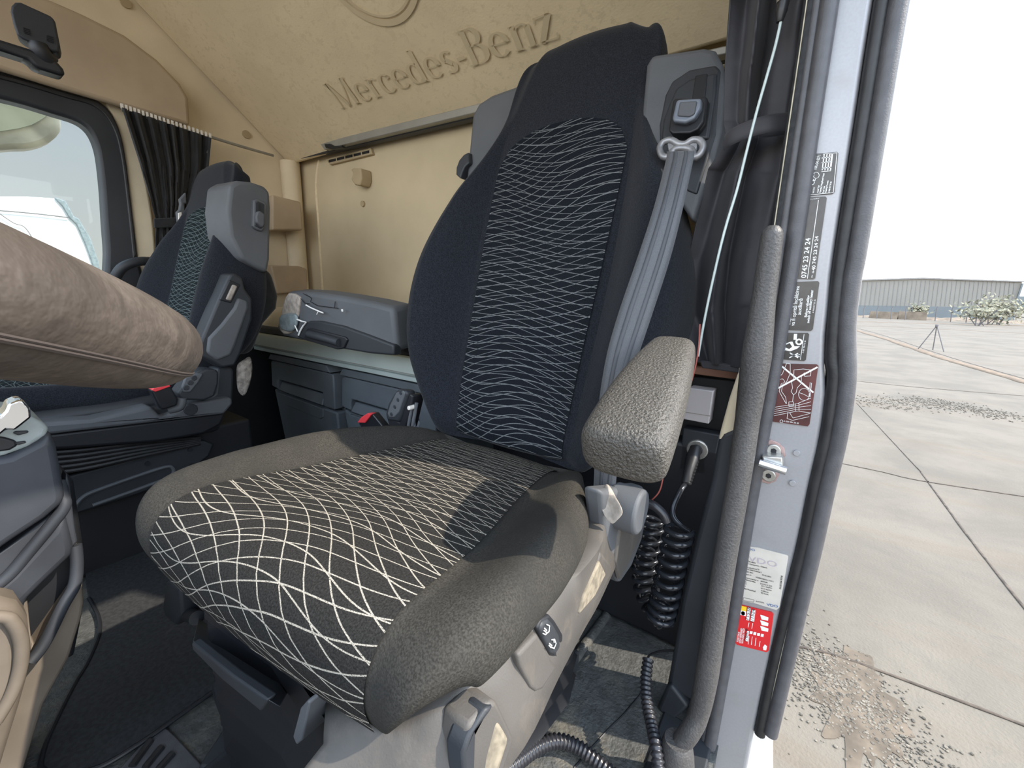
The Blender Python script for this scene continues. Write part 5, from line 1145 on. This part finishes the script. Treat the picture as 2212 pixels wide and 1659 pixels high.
# short ribbed hose behind the hinge cover
o = tube('ribbed_sleeve', [P(u, v, 'y', .70) for u, v in [(1390, 1085), (1412, 1092), (1432, 1110), (1440, 1128)]], 0.008, 'hose', None, 12); tag(o, 'short ribbed black sleeve beside the hinge cover above the coiled cable', 'hose')
def corrugated(name, pts, r, m, lab, cat='hose', pitch=0.0075, par=None):
    c = catmull(pts, 14); L = [0]
    for a, b in zip(c, c[1:]): L.append(L[-1] + (b - a).length)
    n_ = int(L[-1] / pitch) * 4; out = []; rr = []
    for i in range(n_ + 1):
        s = i / n_ * L[-1]; k = 0
        while k < len(L) - 2 and L[k + 1] < s: k += 1
        out.append(c[k].lerp(c[k + 1], (s - L[k]) / max(1e-9, L[k + 1] - L[k]))); rr.append(r * (1.0 if i % 4 in (0, 1) else 0.78))
    bm = bmesh.new(); tube_bm(bm, out, rr, 14); o = put(name, from_bm(bm, True, 80), m); tag(o, lab, cat); return o
corrugated('corrugated_hose', [P(1400, 1425, 'y', .70), P(1395, 1470, 'y', .67), P(1398, 1520, 'y', .64), P(1408, 1570, 'y', .61), P(1418, 1620, 'y', .58), P(1426, 1700, 'y', .55)], 0.0105, 'hose', 'corrugated black hose standing upright beside the grab handle base')
tube_ = tube('loop_wire', [P(u, v, 'y', .77) for u, v in [(1398, 1425), (1405, 1414), (1430, 1406), (1460, 1406)]], 0.0022, 'sleeve', None, 8); tag(tube_, 'thin black wire arching from the upright hose to the trim', 'wire')
corrugated('corrugated_hose', [P(1085, 1670, 'z', -.74), P(1125, 1640, 'z', -.755), P(1165, 1612, 'z', -.765), P(1205, 1601, 'z', -.772), P(1245, 1612, 'z', -.778), P(1290, 1645, 'z', -.782), P(1340, 1690, 'z', -.785)], 0.0125, 'hose', 'corrugated black hose arching over the floor below the seat side')

# floor mat and floor details
def fl(u, v, dz=0.0): return P(u, v, 'z', FZ + dz)
mt = slab('floor_mat', catmull([fl(u, v, 0.004) for u, v in [(190, 1290), (212, 1330), (214, 1370), (190, 1430), (160, 1480), (120, 1560), (92, 1630), (100, 1670), (200, 1665), (300, 1610), (400, 1540), (470, 1490), (560, 1440), (560, 1250), (470, 1090), (330, 1120), (200, 1190)]], 3, True), (0, 0, 0.008), 'mat_black', None, 0.003); tag(mt, 'black carpet floor mat with stitched border between console and driver seat', 'floor mat')
tube('mat_binding', [fl(u, v, 0.012) for u, v in [(192, 1292), (212, 1330), (214, 1370), (190, 1430), (160, 1480), (120, 1560), (92, 1630), (100, 1667), (200, 1662), (300, 1607), (400, 1537), (470, 1487)]], 0.004, 'black', mt, 8)
# raised floor step and metal tread plate by the seat
st_ = slab('floor_step', [fl(u, v, 0.001) for u, v in [(160, 1110), (320, 1080), (560, 1010), (560, 1060), (440, 1100), (180, 1190)]], (0, 0, 0.02), 'floor_rubber', None, 0.006); struct(st_); st_.name = 'trim_9'
tp = slab('tread_plate', [fl(u, v, 0.002) for u, v in [(230, 1700), (300, 1620), (352, 1570), (385, 1600), (430, 1650), (470, 1700)]], (0, 0, 0.006), 'rubber_grey', None, 0.002); tag(tp, 'worn ribbed tread plate on the floor in front of the seat rails', 'tread plate')
for k in range(3):
    tube('raised_rib', [fl(285 + k * 28, 1655 + k * 4, 0.010), fl(325 + k * 24, 1600 + k * 14, 0.010)], 0.006, 'rubber', tp, 8, sm=False)
slab('slide_rail', [fl(u, v, 0.01) for u, v in [(515, 1555), (556, 1535), (570, 1550), (540, 1600), (480, 1690), (430, 1690)]], (0, 0, 0.03), 'shell_dark', seat, 0.006)
slab('slide_rail', [fl(u, v, 0.01) for u, v in [(560, 1575), (580, 1590), (520, 1690), (490, 1690)]], (0, 0, 0.03), 'shell_dark', seat, 0.005)
slab('rail_catch', [fl(u, v, 0.03) for u, v in [(460, 1510), (490, 1495), (510, 1530), (512, 1560), (490, 1570), (475, 1550)]], (0, 0, 0.04), 'shell_dark', seat, 0.008)
# floor ridge (moulded step in the floor covering on the door side)
o = struct(tube('trim_10', [fl(1310, 1330, 0.0), fl(1230, 1440, 0.0), fl(1150, 1560, 0.0), fl(1105, 1640, 0.0), fl(1060, 1720, 0.0)], 0.012, 'floor_rubber', None, 10))
o = struct(tube('trim_11', [fl(1400, 1480, 0.0), fl(1350, 1540, 0.0), fl(1310, 1580, 0.0), fl(1240, 1659, 0.0)], 0.0018, 'black', None, 6))

#==OUTSIDE==
def concrete():
    m = bpy.data.materials.new('concrete'); m.use_nodes = True; N = NT(m); b = m.node_tree.nodes['Principled BSDF']
    tc = N.new('ShaderNodeTexCoord').outputs['Object']; n1 = N.noise(tc, 0.7, 6, 0.6, 0.3); n2 = N.noise(tc, 6, 8, 0.7, 0.5); n3 = N.noise(tc, 55, 3)
    mp = N.new('ShaderNodeMapping'); mp.inputs['Scale'].default_value = (0.18, 1.3, 1); mp.inputs['Rotation'].default_value = (0, 0, 0.5); N.l.new(tc, mp.inputs[0]); n4 = N.noise(mp.outputs[0], 1.1, 5, 0.6, 0.6)
    c = N.mix(N.ramp(n1, .35, .65), (0.099, 0.084, 0.066, 1), (0.143, 0.121, 0.095, 1)); c = N.mix(N.m('MULTIPLY', N.ramp(n2, .5, .75), .45), c, (0.088, 0.081, 0.069, 1)); c = N.mix(N.m('MULTIPLY', N.ramp(n4, .52, .68), .4), c, (0.126, 0.088, 0.056, 1)); c = N.mix(N.m('MULTIPLY', n3, 0.25), c, (0.176, 0.151, 0.119, 1))
    N.l.new(c, b.inputs['Base Color']); b.inputs['Roughness'].default_value = 0.95
    bn = N.new('ShaderNodeBump'); bn.inputs['Strength'].default_value = 0.5; bn.inputs['Distance'].default_value = 0.01; N.l.new(N.m('ADD', n2, n3), bn.inputs['Height']); N.l.new(bn.outputs[0], b.inputs['Normal']); MATS['concrete'] = m
concrete()
mat('joint', (0.07, 0.053, 0.04), 1.0, var=0.4, vscale=14); mat('joint_sand', (0.14, 0.10, 0.067), 1.0, var=0.3, vscale=5); mat('dirt_sand', (0.115, 0.089, 0.064), 1.0, var=0.3, vscale=8); mat('gravel', (0.136, 0.117, 0.093), 1.0, var=0.5, vscale=40)
struct(box('ground', (-150, -80, GZ - 0.2), (250, 400, GZ), 'concrete'))
def gp(u, v, dz=0.0): return P(u, v, 'z', GZ + dz)
def strip_g(name, px, wd, m, kind=True, jag=0.3, seed=1):
    rnd = random.Random(seed); c = catmull([gp(u, v, 0.004) for u, v in px], 10); rows = []
    for i, p in enumerate(c):
        t = (c[min(i + 1, len(c) - 1)] - c[max(i - 1, 0)]).normalized(); n_ = Vector((-t.y, t.x, 0)); w1 = wd * (1 + jag * rnd.uniform(-1, 1)); w2 = wd * (1 + jag * rnd.uniform(-1, 1)); rows.append([p + n_ * w1 / 2, p - n_ * w2 / 2])
    return surf(name, rows, m, None, thick=0.003)
for k, (px, wd, m_) in enumerate([([(1800, 700), (1900, 728), (2010, 765), (2100, 792), (2300, 850)], 0.42, 'joint_sand'), ([(1800, 695), (1900, 722), (2010, 758), (2100, 786), (2300, 842)], 0.06, 'joint'), ([(1790, 995), (1900, 1018), (2000, 1040), (2300, 1085)], 0.022, 'joint'), ([(1990, 1020), (2100, 1170), (2300, 1420)], 0.018, 'joint'), ([(1840, 822), (2000, 838), (2300, 862)], 0.04, 'joint'), ([(1830, 704), (1900, 705), (2300, 724)], 0.5, 'joint_sand'), ([(1830, 694), (1900, 696), (2300, 706)], 0.9, 'joint_sand'), ([(1850, 870), (1990, 1020)], 0.012, 'joint'), ([(1720, 1395), (1850, 1430), (2300, 1600)], 0.02, 'joint')]):
    o = strip_g('trim_%d' % (20 + k), px, wd, m_, seed=k); struct(o)
# gravel patches: scattered stones
def gravel(name, px_center, n, spread, lab, seed, sz=0.02):
    rnd = random.Random(seed); bm = bmesh.new()
    for _ in range(n):
        cu = rnd.choice(px_center); c = gp(cu[0], cu[1]); x = c.x + rnd.gauss(0, spread[0]); y = c.y + rnd.gauss(0, spread[1]); s = sz * rnd.uniform(0.35, 1.2)
        m_ = Matrix.Translation((x, y, GZ + s * 0.2)) @ Matrix.Rotation(rnd.uniform(0, 6), 4, 'Z') @ Matrix.Diagonal((s, s * rnd.uniform(.6, 1), s * 0.6, 1))
        bmesh.ops.create_icosphere(bm, subdivisions=1, radius=0.5, matrix=m_)
    o = put(name, from_bm(bm, True, 30), 'gravel'); tag(o, lab, 'gravel', kind='stuff')
gravel('gravel', [(1750, 1430), (1800, 1450), (1850, 1500), (1900, 1560), (1950, 1620), (1780, 1500)], 1800, (0.12, 0.16), 'loose gravel scattered on the concrete below the pillar', 5, 0.018)
gravel('gravel', [(1900, 872), (1950, 870), (2000, 868), (2060, 876), (2120, 890), (2180, 900)], 1100, (0.35, 0.30), 'band of dark gravel on the yard beyond the first slab', 6, 0.035)
rnd = random.Random(12); pc = []
for k in range(40):
    a = 2 * PI * k / 40; c0 = gp(1850, 1500); rr_ = 1 + 0.25 * rnd.uniform(-1, 1); pc.append(Vector((c0.x + 0.20 * math.cos(a) * rr_, c0.y - 0.05 + 0.42 * math.sin(a) * rr_, GZ + 0.001)))
struct(slab('trim_40', catmull(pc, 3, True), (0, 0, 0.003), 'dirt_sand'))
# tripod
tpd = empty('tripod', gp(2010, 757)); tag(tpd, 'thin dark tripod standing alone on the concrete yard', 'tripod')
apex = ray(2024, 703) * (gp(2012, 757).y / ray(2024, 703).y)
cyl('head', apex + Vector((0, 0, -0.06)), apex + Vector((0, 0, 0.04)), 0.06, 'post', tpd, 10)
for u, v in ((1983, 754), (2015, 756), (2039, 760)):
    tube('leg', [apex, gp(u, v)], 0.022, 'post', tpd, 8, sm=False)
# warehouse
WY = 95.0
wh = empty('warehouse', Vector((P(2000, 680, 'y', WY).x, WY, GZ))); tag(wh, 'large pale corrugated warehouse with low gable beyond the yard', 'building')
def wp(u, v, y=WY): return P(u, v, 'y', y)
slab('upper_wall', [wp(1700, 611), (wp(1993, 601)), wp(2208, 609), wp(2192, 665), wp(1700, 657)], (0, 20, 0), 'wh_wall', wh)
slab('lower_wall', [wp(1700, 657), wp(2192, 665), wp(2190, 700), wp(1700, 690)], (0, 20, 0), 'wh_low', wh)
slab('roof_edge', [wp(1700, 608, WY - .3), wp(1993, 599.5, WY - .3), wp(2214, 607, WY - .3), wp(2214, 609.5, WY - .3), wp(1993, 602.5, WY - .3), wp(1700, 611, WY - .3)], (0, 1, 0), 'wh_trim', wh)
bm = bmesh.new()
for k in range(46):
    u = 1760 + k * 9.6; slab_bm(bm, [wp(u, 606 if u > 1900 else 609, WY - .08), wp(u + 1.2, 606 if u > 1900 else 609, WY - .08), wp(u - 6, 661, WY - .08), wp(u - 7.2, 661, WY - .08)] if u < 2200 else [wp(2190, 620, WY - .05), wp(2191, 620, WY - .05), wp(2191, 660, WY - .05), wp(2190, 660, WY - .05)], (0, 0.06, 0))
put('wall_ribs', from_bm(bm, False), 'wh_trim', wh)
slab('downpipe', [wp(2208, 612, WY - .4), wp(2212, 612, WY - .4), wp(2194, 665, WY - .4), wp(2190, 665, WY - .4)], (0, 0.3, 0), 'wh_low', wh)
o = slab('far_building', [wp(2198, 640, 130), wp(2400, 640, 130), wp(2400, 672, 130), wp(2192, 668, 130)], (0, 10, 0), 'wh_low'); tag(o, 'bluish grey low building far behind the right end of the warehouse', 'building')
# block walls and dirt bank before the warehouse
def yw(u, v, y): return P(u, v, 'y', y)
for k, (a, b, lab) in enumerate([(1881, 1941, 'left concrete block wall section in front of the warehouse'), (1943, 2003, 'right concrete block wall section in front of the warehouse')]):
    o = slab('block_wall', [yw(a, 672, 80), yw(b, 674.5, 80), Vector((yw(b + 1, 680, 80).x, 80, GZ)), Vector((yw(a - 3, 680, 80).x, 80, GZ))], (0, 0.4, 0), 'block_wall'); tag(o, lab, 'wall')
rnd = random.Random(4)
rows = []
for i in range(60):
    u = 1830 + i * 8; base = 683 + (u - 1830) * 0.030; h = 4 + 3 * rnd.random() + (5 * math.exp(-((u - 2078) / 22.0) ** 2)); p0_, p1_, p2_ = yw(u, base + 2, 83), yw(u, base - h, 85), yw(u, base + 1, 88); p0_.z = GZ - 0.05; p2_.z = GZ - 0.05; rows.append([p0_, p1_, p2_])
o = surf('dirt_bank', rows, 'dirt', lv=1); tag(o, 'low brown dirt bank along the foot of the warehouse', 'bank')
for k, u in enumerate((1866, 1895, 1926, 1957, 2023, 2057, 2091)):
    o = tube('fence_post', [Vector((yw(u, 680, 78).x, 78, GZ)), yw(u, 668, 78), yw(u + 3, 662, 78)], 0.055, 'post', None, 6, sm=False); tag(o, ['thin bent-top fence post nearest the door pillar, leftmost of the row', 'thin bent-top fence post before the left block wall section', 'thin bent-top fence post near the right end of the left block wall', 'thin bent-top fence post before the right block wall section', 'thin bent-top fence post right of the block walls, above the tripod', 'thin bent-top fence post above the dirt mound', 'thin bent-top fence post closest to the dusty shrubs, rightmost of the row'][k], 'post', 'fence posts before the warehouse')
def bush(name, cu, cv, rx, rz, n, lab, seed, y=75):
    rnd = random.Random(seed); bm = bmesh.new(); c = yw(cu, cv, y)
    for _ in range(n):
        a = Vector((rnd.gauss(0, 0.5) * rx, rnd.gauss(0, 0.4) * rx, rnd.gauss(0, .5) * rz)); s = rnd.uniform(.12, .3); d = Vector((rnd.uniform(-1, 1), rnd.uniform(-1, 1), rnd.uniform(-1, 1))).normalized() * s; e = d.orthogonal().normalized() * s * .6
        bm.faces.new([bm.verts.new(c + a + q) for q in (-d, e, d, -e)])
    root_ = empty(name, (c.x, y, GZ)); tag(root_, lab, 'shrub'); put('foliage', from_bm(bm, False), 'leaf', root_)
    bm = bmesh.new()
    for _ in range(6): tube_bm(bm, [Vector((c.x + rnd.uniform(-.3, .3) * rx, y, GZ)), c + Vector((rnd.uniform(-.8, .8) * rx, 0, rnd.uniform(0, .6) * rz))], 0.05, 5)
    put('stems', from_bm(bm), 'post', root_)
bush('shrub', 2152, 668, 2.4, 1.3, 900, 'pale dusty shrub at the right in front of the warehouse', 3); bush('shrub', 1983, 668, 1.2, 0.7, 220, 'small sparse shrub above the right block wall section', 8, 81.8)
bush('shrub', 2120, 676, 1.6, 0.6, 260, 'low dry shrub just left of the pale dusty shrub', 9, 68)

# seen through the passenger window: the outside mirror and the neighbouring cab
om = empty('outside_mirror', P(60, 270, 'x', -2.85)); tag(om, 'round-bottomed outside mirror seen through the passenger window', 'mirror')
pslab('mirror_shell', [(-80, 190), (0, 205), (100, 232), (128, 246), (133, 262), (131, 284), (110, 305), (75, 318), (30, 321), (-80, 315)], 'x', -2.86, (-0.10, 0, 0), 'mirror_shell', om, 0.02, 2)
pslab('mirror_glass', [(-80, 200), (0, 216), (70, 232), (104, 244), (85, 262), (40, 278), (-80, 285)], 'x', -2.852, (-0.02, 0, 0), 'mirror_glass', om, 0.004, 2)
nv = empty('neighbour_cab', P(60, 520, 'x', -4.6)); tag(nv, 'white truck cab parked alongside, seen through the passenger window', 'truck')
pslab('cab_side', [(-300, 430), (0, 424), (60, 424), (118, 428), (140, 436), (156, 468), (172, 476), (192, 520), (206, 560), (222, 620), (240, 800), (-300, 800)], 'x', -4.62, (-1.0, 0, 0), 'paint_white', nv, 0.03)
pslab('grey_seal', [(118, 426), (142, 434), (160, 468), (170, 472), (196, 515), (212, 562), (226, 625), (214, 625), (200, 570), (186, 530), (166, 485), (150, 470), (136, 446)], 'x', -4.60, (-0.04, 0, 0), 'glass_frame', nv, 0.005)
tube('panel_line', [P(u, v, 'x', -4.60) for u, v in [(-100, 450), (0, 455), (80, 462), (148, 470)]], 0.004, 'post', nv, 6)
tube('panel_line', [P(u, v, 'x', -4.60) for u, v in [(0, 462), (30, 482), (52, 490), (70, 515), (85, 550)]], 0.003, 'post', nv, 6)
